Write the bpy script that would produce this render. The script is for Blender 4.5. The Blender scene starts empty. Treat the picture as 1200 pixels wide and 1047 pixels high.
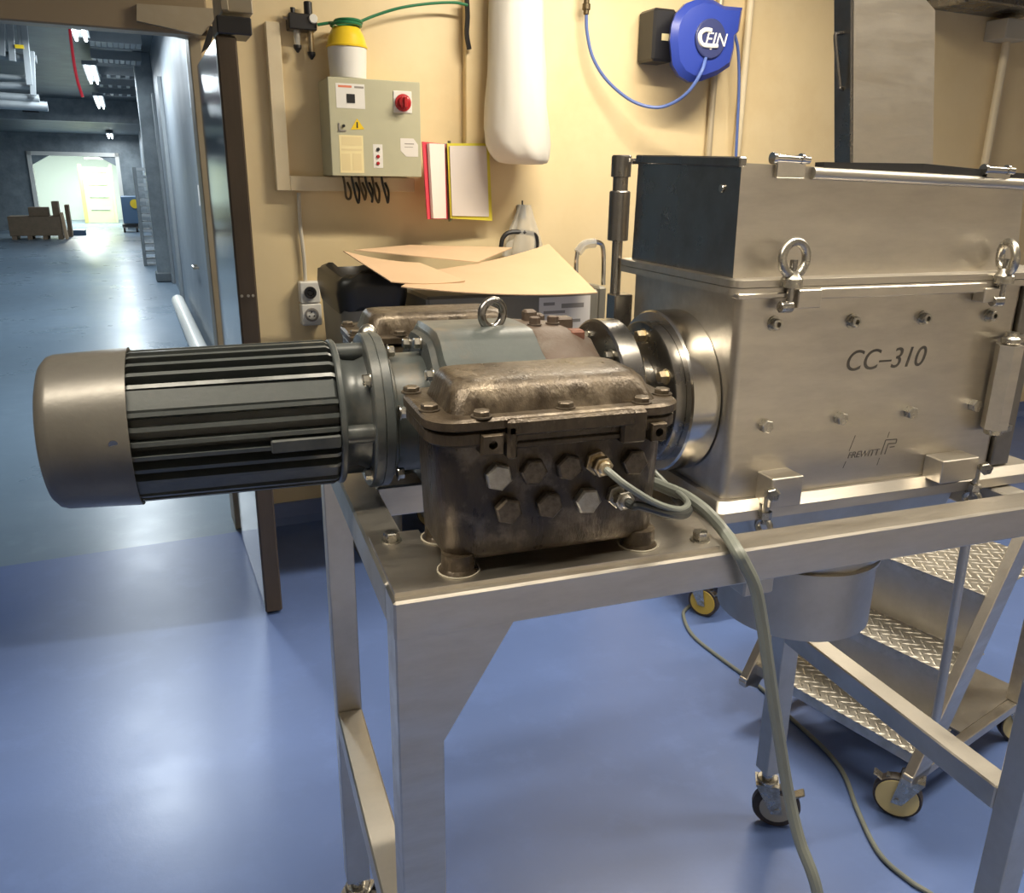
import bpy, bmesh, math, random
from math import sin, cos, pi, radians
from mathutils import Vector, Matrix
random.seed(7)
sc = bpy.context.scene
COL = sc.collection
# ---------------------------------------------------------------- camera
F_PX, PITCH, ROLL, YAW = 965.0, radians(17.73), radians(.776), radians(19.67)
CAM = Vector((-.153, -.811, 1.645))
FW = Vector((sin(YAW)*cos(PITCH), cos(YAW)*cos(PITCH), -sin(PITCH)))
RT = Vector((cos(YAW), -sin(YAW), 0)); DN = -RT.cross(FW)
cd = bpy.data.cameras.new('camera'); cam = bpy.data.objects.new('camera', cd); COL.objects.link(cam)
cd.sensor_fit = 'HORIZONTAL'; cd.sensor_width = 36; cd.lens = 36*F_PX/1200; cd.clip_end = 200; cd.clip_start = .02
_r = RT*cos(ROLL) - DN*sin(ROLL); _u = -(RT*sin(ROLL) + DN*cos(ROLL))
m = Matrix((_r, _u, -FW)).transposed().to_4x4(); m.translation = CAM
cam.matrix_world = m; sc.camera = cam
# ---------------------------------------------------------------- world, exposure
w = bpy.data.worlds.new('world'); sc.world = w; w.use_nodes = True
w.node_tree.nodes['Background'].inputs[0].default_value = (.5, .55, .6, 1)
w.node_tree.nodes['Background'].inputs[1].default_value = 0
sc.view_settings.view_transform = 'Standard'; sc.view_settings.look = 'None'
sc.view_settings.gamma = 1; sc.view_settings.use_curve_mapping = False
sc.view_settings.exposure = 0.12
WARM = (1.0, .89, .72); COOL = (.86, .95, 1.0)
ROOM_LAMPS = [((-.9, -.20, 3.05), 54, 'in line with the motor fan cowl'), ((1.1, -.06, 3.05), 56, 'above the mill front'), ((3.1, .1, 3.05), 46, 'to the right of the steps'), ((1.85, 2.15, 3.02), 74, 'between the trolley and the hose reel')]

# ---------------------------------------------------------------- photo pixel -> point on a known plane (table axes)
def ray(u, v):
    a = (u-600)/F_PX; b = (v-523.5)/F_PX
    a, b = a*cos(ROLL)+b*sin(ROLL), -a*sin(ROLL)+b*cos(ROLL)
    return FW + RT*a + DN*b
def P(u, v, x=None, y=None, z=None):
    d = ray(u, v)
    if x is not None: t = (x-CAM.x)/d.x
    elif y is not None: t = (y-CAM.y)/d.y
    else: t = (z-CAM.z)/d.z
    return CAM + d*t
RA = radians(4.7); RO = Vector((0, 3.2, 0))          # the room's own axes: x along the back wall, y down the corridor
RM = Matrix.Rotation(RA, 3, 'Z')
def W(u, v, yr=None, xr=None, z=None):
    c = RM.transposed() @ (CAM-RO); d = RM.transposed() @ ray(u, v)
    if yr is not None: t = (yr-c.y)/d.y
    elif xr is not None: t = (xr-c.x)/d.x
    else: t = (z-c.z)/d.z
    return c + d*t
ROOM = (RO, RA); TAB = (Vector((0, 0, 0)), 0.0)

# ---------------------------------------------------------------- mesh builder
class MB:
    def __init__(s): s.v = []; s.f = []
    def add(s, vs, fs):
        n = len(s.v); s.v += [tuple(p) for p in vs]; s.f += [tuple(i+n for i in f) for f in fs]; return s
    def box(s, x0, x1, y0, y1, z0, z1, b=0.0, M=None):
        x0, x1 = min(x0, x1), max(x0, x1); y0, y1 = min(y0, y1), max(y0, y1); z0, z1 = min(z0, z1), max(z0, z1)
        lo = (x0, y0, z0); hi = (x1, y1, z1); vs = []; fs = []
        if b <= 0:
            for i in (0, 1):
                for j in (0, 1):
                    for k in (0, 1): vs.append(((x0, x1)[i], (y0, y1)[j], (z0, z1)[k]))
            fs = [(0,1,3,2), (4,6,7,5), (0,4,5,1), (2,3,7,6), (0,2,6,4), (1,5,7,3)]
        else:
            b = min(b, .49*min(x1-x0, y1-y0, z1-z0)); idx = {}
            for i in (0, 1):
                for j in (0, 1):
                    for k in (0, 1):
                        sg = (i, j, k)
                        for a in range(3):
                            p = [hi[q] - b if sg[q] else lo[q] + b for q in range(3)]
                            p[a] = hi[a] if sg[a] else lo[a]
                            idx[(i, j, k, a)] = len(vs); vs.append(p)
            for a in range(3):
                o = [q for q in range(3) if q != a]
                for sa in (0, 1):
                    f = []
                    for (p, q) in ((0, 0), (1, 0), (1, 1), (0, 1)):
                        g = [0, 0, 0]; g[a] = sa; g[o[0]] = p; g[o[1]] = q; f.append(idx[(*g, a)])
                    if (a == 1) != (sa == 0): f = f[::-1]
                    fs.append(f)
            for a in range(3):
                o = [q for q in range(3) if q != a]
                for p in (0, 1):
                    for q in (0, 1):
                        g0 = [0]*3; g1 = [0]*3; g1[a] = 1; g0[o[0]] = g1[o[0]] = p; g0[o[1]] = g1[o[1]] = q
                        fs.append([idx[(*g0, o[0])], idx[(*g1, o[0])], idx[(*g1, o[1])], idx[(*g0, o[1])]])
            for i in (0, 1):
                for j in (0, 1):
                    for k in (0, 1): fs.append([idx[(i, j, k, 0)], idx[(i, j, k, 1)], idx[(i, j, k, 2)]])
        if M is not None: vs = [M @ Vector(p) for p in vs]
        return s.add(vs, fs)
    def cbox(s, c, size, b=0.0, R=None):
        h = [q/2 for q in size]; M = Matrix.Translation(c) @ (R.to_4x4() if R is not None else Matrix())
        return s.box(-h[0], h[0], -h[1], h[1], -h[2], h[2], b, M)
    def bar(s, p0, p1, w, h, b=0.0, up=(0, 0, 1)):
        p0 = Vector(p0); p1 = Vector(p1); d = (p1-p0); L = d.length; d.normalize(); up = Vector(up)
        if abs(d.dot(up)) > .99: up = Vector((0, 1, 0))
        sx = d.cross(up).normalized(); uz = sx.cross(d)
        R = Matrix((d, sx, uz)).transposed()
        return s.cbox((p0+p1)/2, (L, w, h), b, R)
    def prism(s, poly, vec):
        n = len(poly); vec = Vector(vec); a = [Vector(p) for p in poly]; vs = a + [p+vec for p in a]
        fs = [tuple(range(n))[::-1], tuple(range(n, 2*n))] + [(i, (i+1) % n, (i+1) % n+n, i+n) for i in range(n)]
        return s.add(vs, fs)
    def lathe(s, p0, d, prof, n=32, cap=True):
        p0 = Vector(p0); d = Vector(d).normalized(); a = Vector((0, 0, 1)) if abs(d.z) < .9 else Vector((1, 0, 0))
        e1 = d.cross(a).normalized(); e2 = d.cross(e1); vs = []; fs = []
        for (t, r) in prof:
            for i in range(n):
                an = 2*pi*i/n; vs.append(p0 + d*t + (e1*cos(an)+e2*sin(an))*r)
        for k in range(len(prof)-1):
            for i in range(n):
                j = (i+1) % n; fs.append((k*n+i, k*n+j, (k+1)*n+j, (k+1)*n+i))
        if cap:
            fs.append(tuple(range(n))[::-1]); m_ = (len(prof)-1)*n; fs.append(tuple(range(m_, m_+n)))
        return s.add(vs, fs)
    def cyl(s, p0, p1, r, n=20, b=0.0, r1=None):
        p0 = Vector(p0); p1 = Vector(p1); L = (p1-p0).length; r1 = r if r1 is None else r1
        prof = [(0, r), (L, r1)] if b <= 0 else [(0, r-b), (b, r), (L-b, r1), (L, r1-b)]
        return s.lathe(p0, p1-p0, prof, n)
    def tube(s, pts, r, n=10, sub=6, closed=False, smooth=True):
        pts = [Vector(p) for p in pts]
        if smooth and len(pts) > 2: pts = spline(pts, sub, closed)
        N = len(pts); vs = []; fs = []; t0 = None; e1 = None
        for i, p in enumerate(pts):
            a = pts[i-1] if (i > 0 or closed) else p; c = pts[(i+1) % N] if (i < N-1 or closed) else p
            t = (c-a).normalized()
            if e1 is None:
                up = Vector((0, 0, 1)) if abs(t.z) < .9 else Vector((1, 0, 0)); e1 = t.cross(up).normalized()
            else:
                e1 = (e1 - t*e1.dot(t)); e1 = e1.normalized() if e1.length > 1e-6 else t.orthogonal().normalized()
            e2 = t.cross(e1); rr = r(i/(N-1)) if callable(r) else r
            for k in range(n):
                an = 2*pi*k/n; vs.append(p + (e1*cos(an)+e2*sin(an))*rr)
        for i in range(N if closed else N-1):
            j = (i+1) % N
            for k in range(n):
                l = (k+1) % n; fs.append((i*n+k, i*n+l, j*n+l, j*n+k))
        if not closed: fs.append(tuple(range(n))[::-1]); fs.append(tuple(range((N-1)*n, N*n)))
        return s.add(vs, fs)
    def torus(s, c, axis, R, r, n=28, k=12):
        c = Vector(c); d = Vector(axis).normalized(); e1 = d.orthogonal().normalized(); e2 = d.cross(e1)
        return s.tube([c + (e1*cos(2*pi*i/n)+e2*sin(2*pi*i/n))*R for i in range(n)], r, k, closed=True, smooth=False)
    def hex(s, p0, d, af, h, b=0.0, rot=0.0):
        p0 = Vector(p0); d = Vector(d).normalized(); a = Vector((0, 0, 1)) if abs(d.z) < .9 else Vector((1, 0, 0))
        e1 = d.cross(a).normalized(); e2 = d.cross(e1); R = af/2/cos(pi/6); vs = []
        for (t, r) in (((0, R), (h-b, R), (h, R-b*1.2)) if b > 0 else ((0, R), (h, R))):
            for i in range(6):
                an = rot + pi/3*i; vs.append(p0+d*t+(e1*cos(an)+e2*sin(an))*r)
        m_ = len(vs)//6; fs = [tuple(range(6))[::-1], tuple(range((m_-1)*6, m_*6))]
        for q in range(m_-1):
            for i in range(6): j = (i+1) % 6; fs.append((q*6+i, q*6+j, q*6+6+j, q*6+6+i))
        return s.add(vs, fs)
    def loft(s, rings):
        n = len(rings[0]); vs = [p for r in rings for p in r]; fs = []
        for k in range(len(rings)-1):
            for i in range(n): j = (i+1) % n; fs.append((k*n+i, k*n+j, k*n+n+j, k*n+n+i))
        fs.append(tuple(range(n))[::-1]); fs.append(tuple(range((len(rings)-1)*n, len(rings)*n)))
        return s.add(vs, fs)
    def grid(s, fn, nu, nv, thick=None):
        vs = [fn(i/nu, j/nv) for i in range(nu+1) for j in range(nv+1)]
        fs = [(i*(nv+1)+j, (i+1)*(nv+1)+j, (i+1)*(nv+1)+j+1, i*(nv+1)+j+1) for i in range(nu) for j in range(nv)]
        if thick:
            N = len(vs); t = Vector(thick); vs = [Vector(p) for p in vs]; vs += [p+t for p in vs]
            fs += [tuple(q+N for q in f[::-1]) for f in fs[:]]
            g = lambda i, j: i*(nv+1)+j
            for i in range(nu):
                fs.append((g(i, 0), g(i, 0)+N, g(i+1, 0)+N, g(i+1, 0))); fs.append((g(i+1, nv), g(i+1, nv)+N, g(i, nv)+N, g(i, nv)))
            for j in range(nv):
                fs.append((g(0, j+1), g(0, j+1)+N, g(0, j)+N, g(0, j))); fs.append((g(nu, j), g(nu, j)+N, g(nu, j+1)+N, g(nu, j+1)))
        return s.add(vs, fs)
    def mesh(s, name, mat, off=(0, 0, 0), ang=.6):
        me = bpy.data.meshes.new(name); o = Vector(off)
        me.from_pydata([tuple(Vector(p)-o) for p in s.v], [], s.f); me.materials.append(mat)
        bm = bmesh.new(); bm.from_mesh(me); bmesh.ops.recalc_face_normals(bm, faces=bm.faces); bm.to_mesh(me); bm.free()
        me.polygons.foreach_set('use_smooth', [True]*len(me.polygons)); me.set_sharp_from_angle(angle=ang); me.update()
        return me
    # part of a thing (vertices in the thing's frame)
    def part(s, name, mat, parent, ang=.6, label=None):
        me = s.mesh(name, mat, BASE[parent.name], ang); o = bpy.data.objects.new(name, me); COL.objects.link(o)
        o.parent = parent; BASE[o.name] = BASE[parent.name]
        if label: o['label'] = label
        return o
    # a thing that is one mesh
    def thing(s, name, mat, label, cat, base, fr=TAB, group=None, ang=.6):
        me = s.mesh(name, mat, base, ang); o = bpy.data.objects.new(name, me); COL.objects.link(o)
        return _tag(o, label, cat, base, fr, group)
    def struct(s, name, mat, fr=TAB, ang=.6, parent=None):
        me = s.mesh(name, mat, (0, 0, 0), ang); o = bpy.data.objects.new(name, me); COL.objects.link(o)
        if parent is None:
            o.location = fr[0]; o.rotation_euler = (0, 0, fr[1]); o['kind'] = 'structure'
        else: o.parent = parent
        BASE[o.name] = Vector((0, 0, 0)); return o
BASE = {}
def spline(pts, sub=6, closed=False):
    N = len(pts); out = []
    for i in range(N if closed else N-1):
        p1 = pts[i]; p2 = pts[(i+1) % N]; p0 = pts[i-1] if (i > 0 or closed) else p1*2-p2; p3 = pts[(i+2) % N] if (i+2 < N or closed) else p2*2-p1
        for k in range(sub):
            t = k/sub; out.append(.5*((2*p1)+(p2-p0)*t+(2*p0-5*p1+4*p2-p3)*t*t+(3*p1-p0-3*p2+p3)*t*t*t))
    if not closed: out.append(pts[-1])
    return out
def _tag(o, label, cat, base, fr, group):
    base = Vector(base); o.location = fr[0] + Matrix.Rotation(fr[1], 3, 'Z') @ base; o.rotation_euler = (0, 0, fr[1])
    o['label'] = label; o['category'] = cat
    if group: o['group'] = group
    BASE[o.name] = base; return o
def thing(name, label, cat, base, fr=TAB, group=None):
    o = bpy.data.objects.new(name, None); o.empty_display_size = .1; COL.objects.link(o)
    return _tag(o, label, cat, base, fr, group)
def inst(name, me, parent, loc, axis=(0, 0, 1), spin=0.0, label=None):   # shared mesh, built along +Z at the origin
    o = bpy.data.objects.new(name, me); COL.objects.link(o); o.parent = parent
    o.location = Vector(loc) - BASE[parent.name]
    q = Vector((0, 0, 1)).rotation_difference(Vector(axis)) @ Matrix.Rotation(spin, 3, 'Z').to_quaternion()
    o.rotation_mode = 'QUATERNION'; o.rotation_quaternion = q; BASE[o.name] = BASE[parent.name]
    if label: o['label'] = label
    return o
def rrect(x0, x1, y0, y1, r, z, n=5):
    out = []
    for (cx, cy, a0) in ((x1-r, y1-r, 0), (x0+r, y1-r, pi/2), (x0+r, y0+r, pi), (x1-r, y0+r, 1.5*pi)):
        for i in range(n+1): a = a0+pi/2*i/n; out.append((cx+r*cos(a), cy+r*sin(a), z))
    return out
def text_mesh(name, body, size, mat, shear=0.0, ext=.0004):
    cu = bpy.data.curves.new(name, 'FONT'); cu.body = body; cu.size = size; cu.extrude = ext; cu.shear = shear
    cu.align_x = 'LEFT'; o = bpy.data.objects.new(name, cu); COL.objects.link(o)
    bpy.context.view_layer.update(); dg = bpy.context.evaluated_depsgraph_get()
    me = bpy.data.meshes.new_from_object(o.evaluated_get(dg)); bpy.data.objects.remove(o); me.materials.clear(); me.materials.append(mat); me.name = name
    return me
def put_text(name, parent, me, org, ex, ey, label=None):           # org in the thing's frame; ex, ey text axes
    o = bpy.data.objects.new(name, me); COL.objects.link(o); o.parent = parent
    ex = Vector(ex).normalized(); ey = Vector(ey).normalized(); M = Matrix((ex, ey, ex.cross(ey))).transposed().to_4x4()
    M.translation = Vector(org)-BASE[parent.name]; o.matrix_local = M; BASE[o.name] = BASE[parent.name]
    if label: o['label'] = label
    return o

# ---------------------------------------------------------------- materials
def mat(name, c, metal=0.0, rough=.5, c2=None, nscale=8.0, stretch=(1, 1, 1), mixlo=.35, mixhi=.65, bump=0.0, bscale=60.0, rvar=0.0,
        emis=None, es=0.0, trans=0.0, alpha=1.0, spec=None, c3=None, n3=3.0, coat=0.0, bstretch=None, ior=None):
    M = bpy.data.materials.new(name); M.use_nodes = True; nt = M.node_tree; b = nt.nodes['Principled BSDF']; L = nt.links
    b.inputs['Base Color'].default_value = (*c, 1); b.inputs['Metallic'].default_value = metal; b.inputs['Roughness'].default_value = rough
    if spec is not None: b.inputs['Specular IOR Level'].default_value = spec
    if ior: b.inputs['IOR'].default_value = ior
    b.inputs['Transmission Weight'].default_value = trans; b.inputs['Alpha'].default_value = alpha; b.inputs['Coat Weight'].default_value = coat
    if emis: b.inputs['Emission Color'].default_value = (*emis, 1); b.inputs['Emission Strength'].default_value = es
    tc = None
    def noise(scale, st, det=5):
        nonlocal tc
        if tc is None: tc = nt.nodes.new('ShaderNodeTexCoord')
        mp = nt.nodes.new('ShaderNodeMapping'); mp.inputs['Scale'].default_value = st; L.new(tc.outputs['Object'], mp.inputs['Vector'])
        n = nt.nodes.new('ShaderNodeTexNoise'); n.inputs['Scale'].default_value = scale; n.inputs['Detail'].default_value = det; n.inputs['Roughness'].default_value = .65
        L.new(mp.outputs[0], n.inputs['Vector']); return n.outputs['Fac']
    def rng(s, a, z, lo=0., hi=1.):
        r = nt.nodes.new('ShaderNodeMapRange'); r.inputs[1].default_value = a; r.inputs[2].default_value = z; r.inputs[3].default_value = lo; r.inputs[4].default_value = hi
        L.new(s, r.inputs[0]); return r.outputs[0]
    col = None
    if c2:
        n = noise(nscale, stretch); mx = nt.nodes.new('ShaderNodeMix'); mx.data_type = 'RGBA'
        L.new(rng(n, mixlo, mixhi), mx.inputs[0]); mx.inputs[6].default_value = (*c, 1); mx.inputs[7].default_value = (*c2, 1); col = mx.outputs[2]
        if rvar: L.new(rng(n, .3, .7, max(.02, rough-rvar), min(1, rough+rvar)), b.inputs['Roughness'])
    if c3:
        n = noise(n3, (1, 1, 1), 8); mx = nt.nodes.new('ShaderNodeMix'); mx.data_type = 'RGBA'
        L.new(rng(n, .52, .68), mx.inputs[0])
        if col: L.new(col, mx.inputs[6])
        else: mx.inputs[6].default_value = (*c, 1)
        mx.inputs[7].default_value = (*c3, 1); col = mx.outputs[2]
    if col: L.new(col, b.inputs['Base Color'])
    if bump:
        n = noise(bscale, bstretch or stretch, 3); bp = nt.nodes.new('ShaderNodeBump'); bp.inputs['Strength'].default_value = bump; bp.inputs['Distance'].default_value = .002
        L.new(n, bp.inputs['Height']); L.new(bp.outputs[0], b.inputs['Normal'])
    return M
STEEL = mat('brushed_stainless', (.62, .58, .51), 1, .38, (.53, .495, .435), 5, (1.5, 6, 6), bump=.06, bscale=60, bstretch=(.6, 8, 8), rvar=.07)
STEELV = mat('stainless_tube', (.56, .53, .47), 1, .42, (.47, .445, .395), 7, (1, 1, 1), bump=.05, bscale=90, bstretch=(1, 1, .2), rvar=.08)
STEELP = mat('polished_steel', (.62, .60, .56), 1, .2, (.5, .48, .44), 9, rvar=.07)
STEELK = mat('dark_and_shaded_steel', (.33, .32, .30), 1, .28, (.22, .21, .2), 6, rvar=.08)
ZINC = mat('bolt_steel', (.55, .53, .48), 1, .3, (.34, .32, .27), 60, rvar=.1)
BRASS = mat('nickel_brass', (.62, .52, .36), 1, .28, (.45, .38, .26), 50)
CAST = mat('oily_cast_iron', (.046, .034, .022), .45, .38, (.095, .072, .046), 30, (1, 1, .32), .40, .75, bump=.5, bscale=170, rvar=.16, c3=(.175, .142, .10), n3=17)
CASTP = mat('stained_plug_metal', (.14, .115, .085), .6, .42, (.065, .05, .035), 70, bump=.4, bscale=160, rvar=.1)
CASTB = mat('clean_plug_metal', (.42, .40, .35), .75, .40, (.24, .22, .18), 40, bump=.3, bscale=160)
GREYP = mat('grey_machine_paint', (.060, .068, .067), .1, .36, (.045, .051, .051), 14, bump=.12, bscale=90, rvar=.08, c3=(.095, .095, .085), n3=9)
COWL = mat('worn_grey_cowl', (.118, .112, .098), .35, .36, (.092, .086, .076), 10, bump=.15, bscale=60, rvar=.07)
GEARP = mat('blue_grey_gear_paint', (.078, .090, .087), .1, .36, (.052, .060, .058), 12, bump=.15, bscale=80, rvar=.08, c3=(.105, .092, .07), n3=12)
GEARR = mat('rusty_gear_paint', (.085, .062, .046), .1, .55, (.07, .045, .03), 30, bump=.5, bscale=90, c3=(.115, .10, .082), n3=16)
RUST = mat('red_oxide', (.17, .062, .035), 0, .65, (.10, .045, .03), 40, bump=.4, bscale=120)
BLACK = mat('black_rubber', (.015, .015, .016), 0, .5)
BLACKP = mat('black_plastic', (.02, .02, .022), 0, .35)
CABG = mat('grey_cable_sheath', (.165, .18, .16), 0, .42)
CABB = mat('black_cable_sheath', (.025, .028, .027), 0, .4)
ENGR = mat('engraved_marking', (.115, .105, .09), .3, .6)
WALLM = mat('cream_yellow_wall', (.81, .66, .40), 0, .42, (.77, .62, .36), 2.2, bump=.05, bscale=30, c3=(.74, .58, .33), n3=1.3)
WALLQ = mat('pale_cream_wall', (.74, .68, .57), 0, .5)
TRUNK = mat('cream_trunking', (.76, .66, .46), 0, .45, (.72, .61, .41), 5)
BEAMM = mat('brown_door_edge', (.115, .085, .055), .2, .33, (.085, .062, .04), 4, stretch=(3, 3, .4))
HOODM = mat('beige_steel_hood', (.42, .36, .25), .1, .42, (.36, .30, .2), 3)
def floor_mat(name, a, b_, rough):
    return mat(name, a, 0, rough, b_, 1.1, bump=.10, bscale=55, rvar=.05, c3=tuple(q*1.06 for q in a), n3=6, spec=.5)
FLOORM = floor_mat('blue_resin_floor', (.104, .165, .375), (.094, .15, .34), .34)
FLOORC = floor_mat('grey_blue_corridor_floor', (.19, .26, .335), (.165, .235, .315), .30)
CEILM = mat('pale_ceiling', (.62, .58, .5), 0, .7)
CORRW = mat('corridor_steel_panel', (.27, .31, .35), .2, .5, (.25, .29, .33), 2, rvar=.05)
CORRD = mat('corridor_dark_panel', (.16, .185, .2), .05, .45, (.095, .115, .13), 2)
CORRG = mat('corridor_grey', (.27, .31, .335), .1, .42, (.17, .2, .22), 3)
TRAYM = mat('galvanised_tray', (.32, .35, .37), .5, .5, (.3, .33, .35), 10)
CABINET = mat('grey_green_cabinet', (.50, .49, .34), 0, .42, (.47, .46, .32), 6)
WHITE = mat('white_plastic', (.78, .77, .72), 0, .38)
PAPER = mat('white_paper', (.74, .71, .66), 0, .7)
CREAM = mat('cream_label', (.86, .75, .42), 0, .6)
PRINT = mat('grey_print', (.30, .28, .25), 0, .7); PRINTR = mat('red_print', (.72, .22, .12), 0, .7); PRINTC = mat('pale_print', (.78, .66, .36), 0, .7)
YELLOW = mat('yellow_plastic', (.85, .60, .03), 0, .3); YEL2 = mat('yellow_green_edge', (.62, .55, .05), 0, .45)
RED = mat('red_plastic', (.42, .02, .025), 0, .25); REDF = mat('red_folder', (.62, .06, .09), 0, .4)
GREEN = mat('green_hose', (.02, .17, .07), 0, .35)
BLUE = mat('blue_reel_plastic', (.028, .055, .33), 0, .33); BLUEH = mat('blue_hose_rubber', (.10, .16, .42), 0, .35)
NAVY = mat('navy_disc', (.035, .045, .14), 0, .4)
BAGM = mat('white_sack_cloth', (.66, .64, .58), 0, .65, bump=.6, bscale=9)
CARD = mat('cardboard', (.66, .46, .285), 0, .75, (.62, .43, .26), 4, bump=.05, bscale=80)
CARDD = mat('brown_carton', (.27, .19, .125), 0, .8, (.22, .16, .1), 8)
BINM = mat('grey_bin', (.23, .215, .17), .1, .45, (.2, .185, .145), 4); BINB = mat('black_sack', (.02, .019, .016), 0, .35)
FILM = mat('clear_film', (.75, .74, .68), 0, .18, alpha=.35)
CHECK = mat('checker_plate', (.60, .57, .51), 1, .42, (.46, .44, .39), 20, rvar=.08)
WHEELY = mat('cream_wheel', (.66, .55, .26), 0, .45); WHEELO = mat('ochre_wheel', (.42, .30, .05), 0, .5)
TYRE = mat('dark_tyre', (.035, .028, .025), 0, .5)
FARW = mat('far_lit_wall', (.72, .80, .72), 0, .6); FARD = mat('far_yellow_door', (.62, .66, .42), 0, .5, (.58, .62, .38), 3)
BLUEC = mat('blue_container', (.09, .16, .26), 0, .4)
LAMPE = mat('lit_tube', (1, 1, 1), 0, .4, emis=(.90, .97, 1.0), es=9); LAMPW = mat('lit_warm_tube', (1, 1, 1), 0, .4, emis=(1, .9, .72), es=6)
REDH = mat('red_hose', (.75, .03, .05), 0, .35)
def hexbolt(name, af, h, m_, washer=True, b=.0012):
    q = MB()
    if washer: q.cyl((0, 0, 0), (0, 0, .0018), af*.72, 20); q.hex((0, 0, .0018), (0, 0, 1), af, h, b)
    else: q.hex((0, 0, 0), (0, 0, 1), af, h, b)
    return q.mesh(name, m_)
# ================================================================ the setting
def RB(x0, x1, y0, y1, z0, z1): return MB().box(x0, x1, y0, y1, z0, z1)
RB(-5.2, 6.2, -6.2, -.05, -.1, 0).struct('floor', FLOORM, ROOM)
RB(-5.2, 6.2, -.05, 3.3, -.1, 0).struct('floor_corridor', FLOORC, ROOM)
RB(-5.2, 6.2, 3.3, 36, -.1, 0).struct('floor_corridor_far', FLOORC, ROOM)
RB(-.16, 6.2, 0, .15, 0, 3.2).struct('wall_back', WALLM, ROOM)
RB(-5.2, -2.9, 0, .15, 0, 3.2).struct('wall_back_left', WALLM, ROOM)
RB(-2.9, -.16, 0, .15, 2.34, 3.2).struct('wall_back_lintel', WALLM, ROOM)
RB(6.2, 6.35, -6.2, .15, 0, 3.2).struct('wall_right', WALLQ, ROOM)
RB(-5.35, -5.2, -6.2, .15, 0, 3.2).struct('wall_left', WALLQ, ROOM)
RB(-5.35, 6.35, -6.35, -6.2, 0, 3.2).struct('wall_front', WALLQ, ROOM)
RB(-5.2, 6.2, -2.86, -2.5, 2.40, 3.2).struct('ceiling_beam', CEILM, ROOM)
RB(-5.35, 6.35, -6.35, .15, 3.2, 3.3).struct('ceiling', CEILM, ROOM)
MB().prism([(-.12, 0, .10), (-.12, -.018, .10), (-.12, -.03, .03), (-.12, -.06, 0), (-.12, 0, 0)], (6.3, 0, 0)).struct('baseboard_back', FLOORM, ROOM)
# boxed post on the wall
a = W(546, 60, yr=-.05); b = W(572, 60, yr=-.05)
MB().box(a.x, b.x, -.05, 0, 1.60, 3.2, .004).struct('trim_2', WALLM, ROOM)
# door jamb at the opening, lintel and track hood
MB().box(-.175, -.125, -.02, .17, 0, 2.34, .004).struct('trim_3', HOODM, ROOM)
MB().box(-2.95, -.10, -.10, 0, 2.20, 2.34, .006).struct('trim_4', mat('tan_lintel', (.30, .235, .15), .1, .45), ROOM)
# corridor shell
RB(.10, .25, .15, 30, 0, 3.7).struct('wall_corridor_right', CORRW, ROOM)
RB(-5.35, -5.2, .15, 36, 0, 3.7).struct('wall_corridor_left', CORRG, ROOM)
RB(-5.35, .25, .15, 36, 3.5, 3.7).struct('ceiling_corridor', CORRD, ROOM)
RB(-5.2, .10, .15, .16, 2.34, 3.5).struct('wall_corridor_near', CORRG, ROOM)
h = RB(-5.2, .10, 20.6, 21.0, 2.98, 3.5).struct('trim_5', CORRG, ROOM)
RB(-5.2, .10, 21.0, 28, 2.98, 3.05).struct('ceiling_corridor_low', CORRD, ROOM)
MB().box(-2.55, -2.2, 20.58, 20.6, 3.15, 3.32).struct('trim_6', BLACKP, ROOM)
# far wall with its chamfered opening, bright room beyond
yf = 27.6
oL = W(47, 250, yr=yf).x; oR = W(143, 250, yr=yf).x; oT = W(90, 183, yr=yf).z; cz = oT-.28
q = MB(); q.box(-5.2, oL, yf, yf+.2, 0, 3.0); q.box(oR, .1, yf, yf+.2, 0, 3.0); q.box(oL, oR, yf, yf+.2, oT, 3.0)
q.prism([(oL, yf, oT), (oL+.5, yf, oT), (oL, yf, cz)], (0, .2, 0)); q.prism([(oR, yf, oT), (oR-.5, yf, oT), (oR, yf, cz)], (0, .2, 0))
q.struct('wall_corridor_end', CORRG, ROOM)
q = MB(); q.box(oL-.12, oL, yf-.06, yf, 0, oT+.12); q.box(oR, oR+.12, yf-.06, yf, 0, oT+.12); q.box(oL-.12, oR+.12, yf-.06, yf, oT, oT+.12)
q.struct('trim_7', WHITE, ROOM)
RB(-5.2, .1, 35, 35.1, 0, 3.5).struct('wall_far', FARW, ROOM)
RB(.1, .25, 27.8, 36, 0, 3.7).struct('wall_far_right', FARW, ROOM)

# ================================================================ mill stand
T, L, D, TW = 1.2, 1.14, .70, .05
st = thing('mill_stand', 'tall stainless square-tube stand on castors carrying the mill and motor', 'stand', (.57, .35, 0))
LEG0 = .17
for (x0, x1, y0) in ((.0006, .056, .0006), (L-TW, L, 0), (0, TW, D-TW), (L-TW, L, D-TW)):
    MB().box(x0, x1, y0, y0+TW-.001, LEG0, T-.003, .002).part('leg', STEEL if y0 < .01 and x0 < .1 else STEELV, st)
MB().box(0, L, 0, TW, T-TW, T, .003).part('top_beam', STEEL, st)
MB().box(TW, L-TW, D-TW, D, T-TW, T, .003).part('top_beam', STEEL, st)
MB().box(0, TW, TW, D-TW, T-TW, T, .003).part('top_beam', STEELV, st)
MB().box(TW, .50, .365, .415, T-TW, T, .003).part('cross_beam', STEEL, st)
MB().box(.50, .55, TW, D-TW, T-.102, T-.052, .003).part('cross_beam', STEELV, st)
MB().box(L-TW, L, TW, D-TW, T-.102, T-.052, .003).part('cross_beam', STEELV, st)
MB().box(0, TW, TW, D-TW, .566, .616, .003).part('lower_rail', STEELV, st)
MB().box(L-TW, L, TW, D-TW, .570, .620, .003).part('lower_rail', STEELV, st)
g1 = P(521, 868, y=0); g2 = P(603, 733, y=0)
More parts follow.
